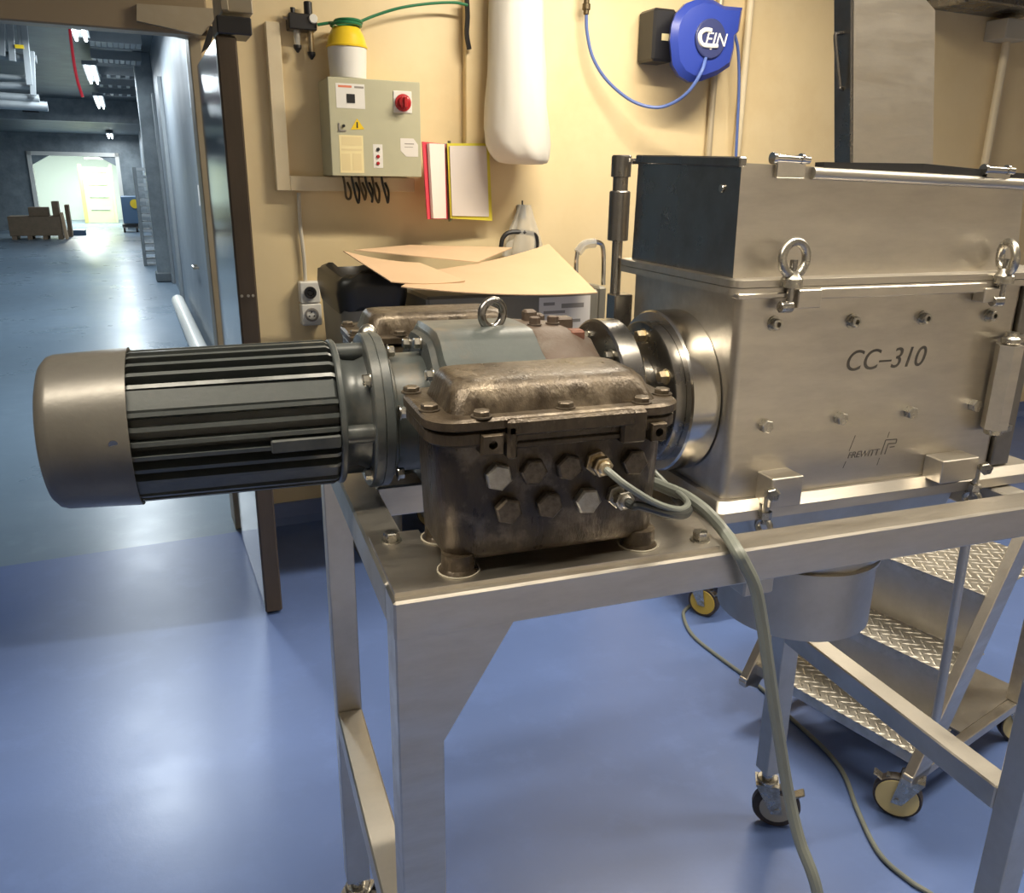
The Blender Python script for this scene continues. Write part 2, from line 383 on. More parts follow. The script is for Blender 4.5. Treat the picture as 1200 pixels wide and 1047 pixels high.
MB().prism([(.015, .0003, g1.z), (.056, .0003, g1.z), (g2.x, .0003, T-TW+.004), (.015, .0003, T-TW+.004)], (0, .0485, 0)).part('gusset', STEEL, st)
MB().prism([(.004, .012, T), (.425, .010, T), (.447, .10, T), (.40, .19, T), (.085, .19, T), (.085, .165, T), (.07, .165, T), (.07, .178, T), (.004, .178, T)], (0, 0, .006)).part('mounting_plate', STEEL, st)
B18 = hexbolt('bolt', .018, .011, ZINC); B13 = hexbolt('bolt', .014, .009, ZINC)
for uv in ((459, 634), (820, 633)):
    inst('bolt', B18, st, P(*uv, z=T+.006), spin=.4)
wheel_me = MB().lathe((-.016, 0, 0), (1, 0, 0), [(0, .02), (0, .045), (.002, .047), (.002, .058), (.008, .0625), (.024, .0625), (.030, .058), (.030, .047), (.032, .045), (.032, .02)], 28).mesh('wheel', TYRE)
hub_me = MB().lathe((-.019, 0, 0), (1, 0, 0), [(0, .012), (0, .018), (.003, .044), (.035, .044), (.038, .018), (.038, .012)], 24).mesh('wheel_hub', mat('grey_wheel_hub', (.35, .34, .3), .1, .5))
def caster(par, x, y, top, rz, wm, hm, fm=ZINC, r=.0625):
    q = MB(); R = Matrix.Rotation(rz, 3, 'Z'); c = Vector((x, y, 0))
    def tr(p): return c + R @ Vector(p)
    q.cyl((x, y, r*2+.012), (x, y, top), .016, 14); q.cyl((x, y, r*2+.004), (x, y, r*2+.02), .028, 18, .003)
    off = -.03
    for sx in (-1, 1):
        q.prism([tr((sx*.024, -.03, r*2+.008)), tr((sx*.024, .03, r*2+.008)), tr((sx*.024, off+.014, r-.012)), tr((sx*.024, off-.014, r-.012))], R @ Vector((sx*.003, 0, 0)))
    q.cbox(tr((0, 0, r*2+.008)), (.054, .06, .005), 0, R)
    q.cyl(tr((-.03, off, r)), tr((.03, off, r)), .007, 10)
    f = q.part('castor_fork', fm, par)
    for nm, me in (('wheel', wm), ('wheel_hub', hm)):
        o = bpy.data.objects.new(nm, me); COL.objects.link(o); o.parent = f; BASE[o.name] = BASE[f.name]
        o.location = tr((0, off, r)) - BASE[f.name]; o.rotation_euler = (0, 0, rz)
    pd = MB(); pd.cbox(tr((0, -.075, r*1.65)), (.03, .05, .006), .002, R @ Matrix.Rotation(-.5, 3, 'X')); pd.cbox(tr((0, -.05, r*1.85)), (.02, .03, .008), 0, R)
    pd.part('brake_pedal', ZINC, f)
    return f
for (x, y, rz) in ((.028, .025, .3), (L-.025, .025, 2.2), (.025, D-.025, 1.0), (L-.025, D-.025, 1.0)):
    caster(st, x, y, LEG0, rz, wheel_me, hub_me)

# ================================================================ electric motor
AY, AZ = .355, 1.328
mo = thing('electric_motor', 'grey finned electric motor with round fan cowl, cantilevered past the stand', 'motor', (-.17, AY, AZ-.105))
MB().lathe((-.377, AY, AZ), (1, 0, 0), [(0, .02), (0, .080), (.003, .090), (.010, .098), (.018, .1008), (.104, .1055), (.106, .1055), (.106, .102), (.03, .098)], 56, cap=False).part('fan_cowl', COWL, mo)
MB().lathe((-.34, AY, AZ), (1, 0, 0), [(0, .05), (0, .082), (.318, .084), (.33, .084), (.33, .05)], 40).part('motor_body', GREYP, mo)
fin_me = MB().prism([(-.276, -.0028, .080), (-.276, -.0028, .0985), (-.268, -.0028, .1015), (-.020, -.0028, .1035), (-.014, -.0028, .100), (-.014, -.0028, .080)], (0, .0056, 0)).mesh('cooling_fin', GREYP)
NF = 34
for i in range(NF):
    an = 2*pi*(i+.35)/NF
    if min(abs((math.degrees(an)-c_+180) % 360-180) for c_ in (56, 130, 304, 230)) < 8: continue
    o = bpy.data.objects.new('cooling_fin', fin_me); COL.objects.link(o); o.parent = mo
    o.location = Vector((0, AY, AZ)) - BASE[mo.name]; o.rotation_euler = (an, 0, 0)
for c_ in (56, 130, 304, 230): MB().box(-.276, -.014, -.017, .017, .078, .0985, .004, Matrix.Translation((0, AY, AZ)) @ Matrix.Rotation(radians(c_), 4, 'X')).part('corner_rib', GREYP, mo)
q = MB(); q.box(-.105, -.0145, -.0095, .0095, .08, .1045, .002, Matrix.Translation((0, AY, AZ)) @ Matrix.Rotation(radians(98), 4, 'X')); q.part('terminal_boss', GREYP, mo)
q = MB(); q.lathe((-.0135, AY, AZ), (1, 0, 0), [(0, .07), (0, .1015), (.002, .1035), (.007, .1035), (.009, .1015), (.009, .088), (.016, .082), (.032, .080), (.044, .086), (.046, .086), (.046, .05)], 48)
for k in range(4):
    a_ = radians(97+90*k); rr = .088; c = Vector((0, AY+rr*sin(a_)*-1, AZ+rr*cos(a_)))
    q.cyl((-.008, c.y, c.z), (.035, c.y, c.z), .013, 14)
q.part('end_shield', GREYP, mo)
q = MB(); q.lathe((.031, AY, AZ-.002), (1, 0, 0), [(0, .06), (0, .110), (.002, .1125), (.013, .1125), (.0135, .1110), (.0145, .1110), (.015, .1125), (.026, .1125), (.028, .110), (.028, .06)], 64)
q.part('mounting_flange', GREYP, mo)
for k in range(4):
    a_ = radians(52+90*k); inst('bolt', B13, mo, (.031, AY-.1*sin(a_), AZ+.1*cos(a_)), (-1, 0, 0))
for uv, x in (((133, 520), None),):
    p = P(133, 520, y=AY-.1); inst('screw', MB().cyl((0, 0, -.004), (0, 0, .002), .0055, 12).mesh('screw', STEELK), mo, (p.x, AY-.1025, p.z), (0, -1, -.15))

# ================================================================ gear unit
ge = thing('gear_unit', 'blue-grey cast gear housing with lifting eye behind the oily box', 'gearbox', (.22, AY, 1.206))
q = MB(); q.lathe((.059, AY, AZ-.008), (1, 0, 0), [(0, .05), (0, .095), (.006, .095), (.010, .087), (.075, .088), (.075, .05)], 48); q.part('input_neck', GEARP, ge)
for k in range(6):
    a_ = radians(15+60*k); inst('bolt', B13, ge, (.065, AY-.103*sin(a_)*.98, AZ-.008+.1*cos(a_)), (1, 0, 0))
def gsec(x, top, sh, w_, zb=1.206):      # housing section: flat crest, concave shoulder, straight side
    pts = [(-w_, zb), (-w_, sh-.03), (-w_*.93, sh-.008), (-w_*.72, sh+.004), (-w_*.56, top-.012), (-w_*.42, top-.002), (-w_*.2, top)]
    pts = pts + [(-a_, b_) for (a_, b_) in pts[::-1]]
    return [(x, AY+a_, b_) for (a_, b_) in pts]
MB().loft([gsec(.125, 1.440, 1.405, .128), gsec(.130, 1.447, 1.411, .134), gsec(.20, 1.446, 1.411, .134), gsec(.272, 1.446, 1.415, .134)]).part('housing', GEARP, ge)
MB().loft([gsec(.2735, 1.442, 1.412, .130), gsec(.280, 1.444, 1.414, .132), gsec(.335, 1.440, 1.413, .125), gsec(.372, 1.425, 1.400, .105)]).part('end_housing', GEARR, ge)
q = MB(); q.loft([gsec(.1165, 1.432, 1.398, .118), gsec(.1245, 1.436, 1.401, .123)]); q.part('end_cover', GREYP, ge)
for (dy, z) in ((-.015, 1.424), (-.085, 1.392), (.06, 1.410)):
    inst('bolt', B13, ge, (.1165, AY+dy, z), (-1, 0, 0))
for (x, dy, z, s) in ((.345, -.045, 1.425, .024), (.352, .02, 1.434, .026), (.30, .03, 1.445, .02), (.325, .06, 1.434, .02)):
    MB().box(x-s/2, x+s/2, AY+dy-s/2, AY+dy+s/2, z-.01, z+.014, .003).part('cover_lug', RUST if dy < 0 else GEARR, ge)
for (x, dy, z) in ((.29, -.02, 1.444), (.325, -.005, 1.442), (.315, .045, 1.438)):
    inst('bolt', hexbolt('rusty_bolt', .015, .010, GEARR), ge, (x, AY+dy, z))
p = P(577, 368, y=AY-.02)
q = MB(); q.torus((p.x, p.y, p.z), (.35, -1, 0), .0195, .0062); q.cyl((p.x, p.y, 1.440), (p.x, p.y, p.z-.018), .012, 16, .002); q.part('lifting_eye', STEELK, ge)
MB().lathe((.372, AY, AZ), (1, 0, 0), [(0, .03), (0, .085), (.004, .082), (.016, .064), (.030, .060), (.030, .03)], 36).part('output_hub', GEARP, ge)
q = MB(); q.lathe((.400, AY, AZ), (1, 0, 0), [(0, .04), (0, .112), (.003, .116), (.034, .116), (.037, .113), (.037, .04)], 64); q.part('coupling_disc', STEELK, ge, label='dark round coupling disc with bright rim')
for k in range(6):
    a_ = radians(-20+60*k); inst('bolt', B13, ge, (.400, AY-.092*sin(a_), AZ+.092*cos(a_)), (-1, 0, 0))

# ================================================================ oily boxes at the front and back of the gear unit
PLUG = hexbolt('hex_plug', .029, .010, CASTP, False, .002); PLUGB = hexbolt('hex_plug', .029, .011, CASTB, False, .002)
BL = hexbolt('lid_bolt', .017, .006, CASTP, True)
def oily_box(front):
    if front: nm = 'oil-stained cast terminal box with hex plugs on the near edge of the stand'
    else: nm = 'oil-stained cast box with domed lid behind the gear housing'
    yc = .355
    def fy(y): return y if front else 2*yc-y
    def rr(x0, x1, y0, y1, r, z): return rrect(x0, x1, min(fy(y0), fy(y1)), max(fy(y0), fy(y1)), r, z)
    t = thing('terminal_box' if front else 'junction_box', nm, 'terminal box', (.205, fy(.095), 1.206))
    q = MB(); q.loft([rr(.075, .340, .040, .150, .02, 1.221), rr(.068, .346, .033, .158, .028, 1.232), rr(.062, .350, .029, .161, .030, 1.372)]); q.part('body', CAST, t)
    q = MB(); q.loft([rr(.056, .356, .020, .168, .034, 1.366), rr(.050, .361, .014, .174, .036, 1.371), rr(.050, .361, .014, .174, .036, 1.3825), rr(.052, .359, .016, .172, .036, 1.384)]); q.part('rim', CAST, t)
    q = MB(); q.loft([rr(.051, .360, .015, .173, .036, 1.3855), rr(.047, .363, .011, .177, .038, 1.388), rr(.047, .363, .011, .177, .038, 1.397), rr(.051, .360, .015, .173, .036, 1.400)]); ld = q.part('lid', CAST, t)
    q = MB(); q.loft([rr(.076, .336, .030, .160, .022, 1.3995), rr(.080, .330, .034, .157, .022, 1.410), rr(.084, .324, .042, .152, .022, 1.424), rr(.089, .316, .052, .147, .02, 1.4315), rr(.096, .305, .066, .138, .018, 1.434)]); q.part('dome', CAST, ld, ang=.9)
    for (x, y) in ((.088, .047), (.327, .047), (.092, .145), (.325, .145)):
        MB().lathe((x, fy(y), 1.206), (0, 0, 1), [(0, .0245), (.002, .0235), (.006, .0205), (.024, .020)], 20).part('foot', CAST, t)
        MB().torus((x, fy(y), 1.2068), (0, 0, 1), .0250, .0011, 24, 6).part('sealant_ring', SEAL, t)
    if front:
        for uv in ((482, 460), (503, 481), (565, 489), (662, 478), (752, 472), (778, 462)):
            p = P(*uv, z=1.40); inst('lid_bolt', BL, ld, (min(max(p.x, .058), .352), max(p.y, .022), 1.400), spin=random.random())
    else:
        for (x, y) in ((.06, .05), (.06, .14), (.13, .165), (.2, .165), (.28, .165), (.35, .14), (.35, .05)):
            inst('lid_bolt', BL, ld, (x, fy(y), 1.400), spin=random.random())
        q = MB(); q.lathe((.075, .54, 1.400), (0, 0, 1), [(0, .016), (.008, .016), (.014, .0135), (.020, .008), (.022, .002)], 18); q.part('cap_nut', ZINC, ld)
    if front:
        a_ = P(595, 500, y=.006); b_ = P(745, 490, y=.006)
        q = MB(); q.box(a_.x, b_.x, .004, .016, 1.379, 1.398, .003); q.box(a_.x, a_.x+.012, .004, .03, 1.352, 1.392, .003); q.box(a_.x+.012, b_.x, .012, .030, 1.362, 1.370, .002)
        q.part('lid_ledge', CAST, t)
        for (u0, v0, u1, v1) in ((565, 511, 590, 532), (764, 497, 780, 516), (730, 482, 757, 518)):
            c0 = P(u0, v0, y=.008); c1 = P(u1, v1, y=.008)
            if u0 == 730: MB().box(c0.x, c1.x, .006, .03, c1.z, c0.z, .003).part('hinge_lug', CAST, t); continue
            hx_, hz_ = (c0.x+c1.x)/2, (c0.z+c1.z)/2; wx_, wz_ = (c1.x-c0.x)/2, (c0.z-c1.z)/2
            def sq(y, k=1.0):      # square outline with 16 points, to be bored by a round blind hole
                o_ = []
                for i in range(16): a_ = 2*pi*i/16; s_ = k/max(abs(cos(a_)), abs(sin(a_))); o_.append((hx_+wx_*s_*cos(a_), y, hz_+wz_*s_*sin(a_)))
                return o_
            def rd(y, r): return [(hx_+r*cos(2*pi*i/16), y, hz_+r*sin(2*pi*i/16)) for i in range(16)]
            MB().loft([sq(.03), sq(.008), sq(.006, .9), rd(.006, .0052), rd(.028, .0048)]).part('hinge_lug', CAST, t)
        for (u, v, me) in ((584, 559, PLUGB), (625.5, 553, PLUG), (667, 548, PLUG), (744, 542, PLUG), (596, 599, PLUG), (644, 592, PLUG), (688.5, 587, PLUGB)):
            p = P(u, v, y=.024); inst('hex_plug', me, t, (p.x, .0295, p.z), (0, -1, 0), .2+.5*random.random())
        for i, (u, v) in enumerate(((702, 544), (727, 583))):
            p = P(u, v, y=.02); q = MB()
            q.hex((p.x, .0295, p.z), (0, -1, 0), .027, .008, .001, .3); q.cyl((p.x, .022, p.z), (p.x, .014, p.z), .0105, 18); q.hex((p.x, .014, p.z), (0, -1, 0), .022, .008, .001, .1); q.cyl((p.x, .006, p.z), (p.x, .001, p.z), .0085, 16, .002)
            q.part('cable_gland', BRASS if i == 0 else ZINC, t); GL.append(Vector((p.x, .001, p.z)))
    return t
GL = []; SEAL = mat('grey_sealant', (.36, .33, .26), 0, .6)
oily_box(True); oily_box(False)
# ================================================================ the mill
mi = thing('crusher_mill', 'brushed stainless crusher mill with tall open hopper, engraved front plate', 'mill', (.83, .36, 1.148))
YF = .2
MB().loft([rrect(.556, 1.10, YF, .53, .014, 1.182), rrect(.552, 1.10, YF, .53, .014, 1.497)]).part('body', STEEL, mi)
MB().loft([rrect(.533, 1.19, .186, .556, .018, 1.4975), rrect(.533, 1.19, .186, .556, .018, 1.5075)]).part('body_flange', STEEL, mi)
MB().loft([rrect(.533, 1.19, .186, .556, .018, 1.5085), rrect(.533, 1.19, .186, .556, .018, 1.5185), rrect(.535, 1.188, .188, .554, .018, 1.5195)]).part('hopper_flange', STEEL, mi)
q = MB(); q.loft([rrect(.536, 1.19, .178, .556, .012, 1.152), rrect(.536, 1.19, .178, .556, .012, 1.168), rrect(.545, 1.19, .192, .55, .012, 1.1815)]); q.part('base_flange', STEEL, mi)
MB().loft([rrect(.548, 1.19, .184, .55, .012, 1.1485), rrect(.548, 1.19, .184, .55, .012, 1.1515)]).part('gasket_flange', STEELV, mi)
# hopper: four sheet walls, a little wider at the foot
hz0, hz1 = 1.5195, 1.676
def hop(x0, x1, y0, y1, z): return [(x0, y0, z), (x1, y0, z), (x1, y1, z), (x0, y1, z)]
o0 = hop(.547, 1.092, .215, .528, hz0); o1 = hop(.543, 1.070, .213, .520, hz1)
o1[1] = (1.070, .213, hz1-.013); o1[2] = (1.070, .52, hz1-.013); o1[3] = (.545, .52, hz1+.010)
th = .003
def inn(r): return [(x+(th if i in (0, 3) else -th), y+(th if i < 2 else -th), z) for i, (x, y, z) in enumerate(r)]
i0, i1 = inn(o0), inn(o1)
for k in range(4):
    j = (k+1) % 4
    q = MB(); q.add([o0[k], o0[j], o1[j], o1[k], i0[k], i0[j], i1[j], i1[k]], [(0,1,2,3), (7,6,5,4), (0,4,5,1), (1,5,6,2), (2,6,7,3), (3,7,4,0)])
    q.part('hopper_wall', STEEL if k in (0, 2) else STEELK, mi)  # side walls are the same steel; their shade is put into a darker colour
def rim_at(x): return hz1-.013*(x-.543)/.527
MB().tube([(.66, .211, rim_at(.66)-.009), (.80, .211, rim_at(.80)-.009), (1.07, .211, rim_at(1.07)-.009)], .0085, 14, smooth=False).part('hopper_rim', STEELV, mi)
MB().bar((.545, .212, hz1+.001), (.545, .52, hz1+.011), .012, .014, .002).part('hopper_rim', STEELK, mi)
q = MB(); q.bar((.68, .222, rim_at(.68)+.001), (.86, .222, rim_at(.86)+.007), .02, .012); q.bar((.86, .222, rim_at(.86)+.007), (1.068, .222, rim_at(1.068)+.001), .02, .012); q.part('rim_strip', BLACK, mi)  # black strip along the front rim, thickest at mid-length
for (u, v, du) in ((928, 186, 24), (1171, 199, 20)):
    c = P(u, v, y=.208); q = MB(); q.cyl((c.x-.030, .208, c.z), (c.x+.030, .208, c.z-.0015), .0055, 12, .001); q.cyl((c.x-.033, .208, c.z), (c.x-.028, .208, c.z), .008, 12); q.cyl((c.x+.014, .208, c.z), (c.x+.018, .208, c.z), .0075, 12)
    q.box(c.x-.024, c.x+.024, .206, .2125, c.z-.026, c.z-.002, .001); q.part('rim_hinge', STEELP, mi)
p = P(848, 221, x=.545); MB().cyl((.5465, p.y, p.z), (.540, p.y, p.z), .006, 14, .001).part('wall_stud', ZINC, mi)
# raised lid behind the hopper with its handle
lb = [P(1002, 189, y=.545), P(1096, 190, y=.545)]; lt = [P(1001, -80, y=.545), P(1085, -60, y=.545)]; lc = P(1096, 12, y=.545)
lo = Vector((0, .030, 0))
q = MB(); q.prism([lb[0]-Vector((0, 0, .03)), lb[1]-Vector((0, 0, .03)), lc, P(1080, -6, y=.545), P(1004, -60, y=.545), lt[0]], lo); ld = q.part('lid', STEEL, mi)
ll = [P(989, 10, y=.60), P(1002, 195, y=.56)]
q = MB(); q.prism([lb[0]-Vector((0, 0, .03)), lt[0], P(988, -60, y=.585), P(992, 160, y=.585), P(993, 192, y=.585)-Vector((0, 0, .03))], (0, .0, 0.0)) if False else q.bar(lb[0]+Vector((-.004, .022, -.03)), lt[0]+Vector((-.004, .022, 0)), .006, .045, .001, up=(0, 1, 0)); q.part('lid_side', STEELK, ld)
h0 = P(989, 38, y=.568); h1 = P(991, 106, y=.568)
MB().tube([h0+Vector((.006, 0, 0)), h0+Vector((-.018, -.006, -.004)), h0+Vector((-.022, -.006, -.014)), h1+Vector((-.022, -.006, .014)), h1+Vector((-.018, -.006, .004)), h1+Vector((.006, 0, 0))], .0038, 10, 4).part('lid_handle', STEELK, ld)
MB().cyl((1.02, .556, 1.665), (1.25, .556, 1.665), .008, 12).part('lid_hinge', STEELK, mi)
MB().box(1.03, 1.24, .520, .553, 1.640, 1.668, .002).part('lid_hinge_plate', STEELK, mi)
# swing column at the back left
cx, cy = .536, .566
q = MB(); zt = P(730, 180, y=cy).z
q.lathe((cx, cy, 1.30), (0, 0, 1), [(0, .0095), (.255, .0095)], 18); cc = q.part('swing_column', STEELK, mi)
za, zb_, zc_, zd_ = [P(730, v, y=cy).z for v in (282, 224, 208, 182)]
MB().lathe((cx, cy, za), (0, 0, 1), [(0, .016), (.001, .0185), (zb_-za-.002, .0185), (zb_-za, .017), (zb_-za+.001, .0135), (zc_-za, .0135), (zc_-za+.001, .0175), (zd_-za-.002, .0175), (zd_-za, .0155)], 28).part('column_head', STEELK, mi)
MB().tube([(cx, cy, zd_-.012), (cx+.02, cy-.01, zd_-.010), (.56, .515, hz1+.008)], .005, 10, smooth=False).part('column_arm', STEELP, mi)
MB().box(.524, .560, .540, .575, 1.30, 1.455, .002).part('column_bracket', STEELK, mi)
# shaft seal flange on the left wall
MB().lathe((.503, AY, AZ-.006), (1, 0, 0), [(0, .05), (0, .129), (.003, .132), (.049, .132), (.049, .05)], 72).part('seal_flange', STEELP, mi, label='polished round seal flange on the mill wall')
MB().lathe((.484, AY, AZ-.006), (1, 0, 0), [(0, .03), (0, .112), (.002, .115), (.0185, .115)], 64).part('seal_plate', STEELK, mi)
MB().lathe((.438, AY, AZ), (1, 0, 0), [(0, .02), (0, .058), (.045, .058)], 36).part('shaft_sleeve', STEELP, mi)
bb = hexbolt('bolt', .017, .012, BRASS)
for k in range(6):
    a_ = radians(62+60*k); inst('bolt', bb, mi, (.484, AY-.093*sin(a_), AZ-.006+.093*cos(a_)), (-1, 0, 0), .3)
# front plate screws
q = MB(); q.cyl((0, 0, 0), (0, 0, .002), .0112, 20); q.lathe((0, 0, .002), (0, 0, 1), [(0, .0080), (.0098, .0080), (.0105, .0073), (.0105, .0040), (.0035, .0040)], 18); SC = q.mesh('socket_screw', ZINC)
for (u, v) in ((909, 380), (1001, 377), (1084, 373), (1162, 370)):
    p = P(u, v, y=YF-.005); inst('socket_screw', SC, mi, (p.x, YF, p.z), (0, -1, 0))
B16 = hexbolt('hex_bolt', .0185, .012, ZINC, False)
for (u, v) in ((899, 500), (987, 491), (1069, 484), (1144, 476)):
    p = P(u, v, y=YF-.008); inst('hex_bolt', B16, mi, (p.x, YF, p.z), (0, -1, 0), .3)
# engraving
def on_plate(u, v): p = P(u, v, y=YF); return Vector((p.x, YF-.0003, p.z))
a_ = on_plate(990, 433); b_ = on_plate(1086, 430)
put_text('engraved_lettering', mi, text_mesh('engraved_lettering', 'CC\u2013310', .0465, ENGR, .22), (a_.x-.003, a_.y, (a_.z+b_.z)/2), (1, 0, 0), (0, 0, 1), 'engraved letters CC-310')
def on_px(x, y): return on_plate(970+x/12, 490+y/12)
a_ = on_px(268, 572); b_ = on_px(735, 520)
put_text('engraved_maker_name', mi, text_mesh('engraved_maker_name', 'FREWITT', .0155, ENGR, .22), (a_.x, a_.y, (a_.z+on_px(700, 525).z)/2+.0005), (1, 0, 0), (0, 0, 1), 'engraved maker name FREWITT')
q = MB()
def stroke(x0, y0, x1, y1, w_=.0013):
    A = on_px(x0, y0); B = on_px(x1, y1); d = (B-A).normalized(); n_ = Vector((-d.z, 0, d.x))*w_/2; MB().prism([A+n_, B+n_, B-n_, A-n_], (0, .0006, 0)).part('engraved_stroke', ENGR, mi)
for s_ in ((388, 245, 300, 465), (255, 610, 212, 705), (868, 195, 838, 280), (728, 560, 690, 665)): stroke(*s_)
for s_ in ((815, 310, 745, 515), (815, 310, 972, 298), (972, 298, 958, 355), (850, 362, 958, 355), (850, 362, 800, 510), (870, 412, 940, 402)): stroke(*s_, .0020)
# top clamps: lugs, swing bolts, eye nuts
def lug(u0, v0, u1, v1, y0, y1, name='clamp_lug', m_=STEEL):
    a_ = P(u0, v0, y=y0); b_ = P(u1, v1, y=y0); return MB().box(a_.x, b_.x, y0, y1, b_.z, a_.z, .0015).part(name, m_, mi)
lug(937, 340, 962, 361, .176, .1995); lug(1156, 338, 1177, 354, .176, .1995)
lug(962, 338, 1156, 343, .180, .1995, 'flange_bar')
lug(866, 345, 928, 349, .181, .1995, 'flange_bar')
for k, (u, v, ax) in enumerate(((931, 303, (.15, -1, .05)), (1181, 302, (1, -.42, .1)))):
    p = P(u, v, y=.178); q = MB(); q.torus(p, ax, .0235, .0066); q.lathe((p.x, p.y, p.z-.041), (0, 0, 1), [(0, .008), (.001, .0155), (.013, .0155), (.019, .010), (.024, .008)], 18)
    e = q.part('eye_nut', ZINC, mi)
    MB().cyl((p.x, p.y, p.z-.075), (p.x, p.y, p.z-.002), .0055, 12).part('swing_bolt', STEELK, e)
    MB().cyl((p.x-.016, p.y, p.z-.068), (p.x+.004, p.y, p.z-.068), .0085, 14, .001).part('swing_bolt_pin', ZINC, e)
# bottom clamps
lug(906, 562, 938, 592, .160, .1995); lug(1106, 541, 1143, 562, .160, .1995)
for (u, v, u2, v2) in ((900, 577, 900, 607), (1148, 547, 1138, 580)):
    p = P(u, v, y=.166); inst('hex_bolt', B16, mi, (p.x+.004, .160, p.z), (-.6, -1, 0), .3)
    MB().cyl((p.x+.004, .172, p.z), (p.x+.004, .172, p.z-.055), .0055, 12).part('swing_bolt', ZINC, mi)
    q = MB(); q.torus((p.x+.004, .172, p.z-.060), (1, .3, 0), .012, .005, 20, 8); q.hex((p.x+.004, .172, p.z-.046), (0, 0, 1), .018, .012); q.part('eye_nut', ZINC, mi)
# hexagonal swing pillar at the right of the plate
p0 = P(1184, 404, y=.178); p1 = P(1164, 502, y=.178); hx = (p0.x+p1.x)/2
MB().hex((hx, .178, p1.z), (0, 0, 1), .036, p0.z-p1.z, .0, pi/6).part('hex_pillar', STEEL, mi)
q = MB(); q.lathe((hx, .178, p0.z+.0005), (0, 0, 1), [(0, .012), (.003, .0145), (.010, .0145), (.013, .011), (.020, .010)], 18); q.bar((hx, .178, p0.z+.007), (hx+.05, .19, p0.z+.007), .012, .010); q.part('pillar_cap', ZINC, mi)
q = MB(); q.lathe((hx, .178, p1.z-.012), (0, 0, 1), [(0, .010), (.003, .0145), (.0115, .0145)], 18); q.bar((hx, .178, p1.z-.006), (hx+.05, .19, p1.z-.006), .012, .010); q.part('pillar_cap', ZINC, mi)
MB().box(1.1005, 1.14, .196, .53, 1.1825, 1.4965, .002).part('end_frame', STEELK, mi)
# outlet under the mill
def circ(cx_, cy_, r, z, n=24):
    out = []
    for (sx, sy, a0) in ((1, 1, 0), (-1, 1, pi/2), (-1, -1, pi), (1, -1, 1.5*pi)):
        for i in range(6): a_ = a0+pi/2*i/5; out.append((cx_+r*cos(a_), cy_+r*sin(a_), z))
    return out
MB().loft([circ(.848, .36, .136, 1.0), rrect(.66, 1.05, .23, .50, .02, 1.06), rrect(.62, 1.06, .215, .51, .02, 1.148)]).part('outlet_chute', STEELV, mi)
MB().lathe((.848, .36, .868), (0, 0, 1), [(0, .12), (0, .1375), (.002, .14), (.126, .14), (.127, .145), (.133, .145), (.134, .12)], 64).part('outlet_collar', STEELV, mi)

# ================================================================ cables
gx = GL[0]
def cab(pts, r, m_, name, label, base):
    MB().tube(pts, r, 10, 8).thing(name, m_, label, 'cable', base)
cab([gx+Vector((0, .006, 0)), gx+Vector((.004, -.006, -.004)), P(732, 568, y=-.014), P(762, 587, y=-.012), P(785, 596, y=-.002), P(800, 597, y=.02), P(806, 590, y=.045), P(797, 580, y=.08), P(786, 573, y=.12), (.40, .16, 1.265)], .0044, CABG, 'signal_cable', 'thin light grey cable looping out of the upper gland of the oily box', gx)
gx2 = GL[1]
cab([gx2+Vector((0, .006, 0)), gx2+Vector((.004, -.007, -.002)), P(750, 593, y=-.012), P(780, 602, y=-.004), P(800, 604, y=.015), P(807, 598, y=.04), P(801, 591, y=.07), P(792, 584, y=.11), (.415, .15, 1.245)], .0055, CABB, 'power_cable', 'black cable looping out of the lower gland of the oily box', gx2)
hang = [P(765, 566, y=.14), P(778, 571, y=.12), P(803, 582, y=.085), P(828, 600, y=.05), P(850, 625, z=T+.013), P(864, 646, y=-.012), P(872, 660, y=-.018), P(885, 688, y=-.022), P(893, 729, y=-.025), P(899, 770, y=-.03), P(906, 820, y=-.035), P(914, 870, y=-.04), P(924, 930, y=-.05), P(937, 985, y=-.07), P(958, 1047, y=-.10)]
hang += [hang[-1]+Vector((.03, -.02, -.16)), hang[-1]+Vector((.05, -.05, -.34)), Vector((hang[-1].x+.12, -.15, .012)), Vector((hang[-1].x+.4, -.25, .0085)), Vector((hang[-1].x+.75, -.42, .0085))]
cab(hang, .0085, CABG, 'drive_cable', 'thick grey cable hanging over the front beam of the stand', hang[4])
fl = [P(u, v, z=.007) for (u, v) in ((822, 700), (806, 712), (801, 722), (812, 745), (845, 772), (890, 805), (925, 840), (968, 880), (990, 910), (1005, 950), (1030, 1000), (1065, 1032), (1092, 1049), (1150, 1090))]
cab(fl, .0068, CABG, 'floor_cable', 'grey cable snaking across the blue floor under the mill', fl[5])

# ================================================================ mobile steps
SO = Vector((1.498, .568, 0)); SA = radians(16)
STF = (SO, SA)
SM = Matrix.Rotation(SA, 3, 'Z')
def S(u, v, x=None, y=None, z=None):
    c = SM.transposed() @ (CAM-SO); d = SM.transposed() @ ray(u, v)
    t = (x-c.x)/d.x if x is not None else (y-c.y)/d.y if y is not None else (z-c.z)/d.z
    return c + d*t
sp = thing('mobile_steps', 'low mobile steps with checker-plate treads on cream castors', 'steps', (.2, .25, 0), STF)
LEN = .52
def diamonds(x0, x1, y0, y1, z):
    q = MB(); n = 0; dx, dy = .032, .032
    i = 0
    y = y0+.008
    while y < y1-.008:
        x = x0+.008+(dx/2 if i % 2 else 0); k = 0
        while x < x1-.006:
            a_ = (pi/4 if (i+k) % 2 else -pi/4); c_, s_ = cos(a_), sin(a_); l_, w_, h_ = .0145, .0055, .0024
            q.add([(x+l_*c_, y+l_*s_, z), (x-w_*s_, y+w_*c_, z), (x-l_*c_, y-l_*s_, z), (x+w_*s_, y-w_*c_, z), (x, y, z+h_)], [(0,1,4), (1,2,4), (2,3,4), (3,0,4), (3,2,1,0)])
            x += dx; k += 1
        y += dy/2; i += 1
    return q
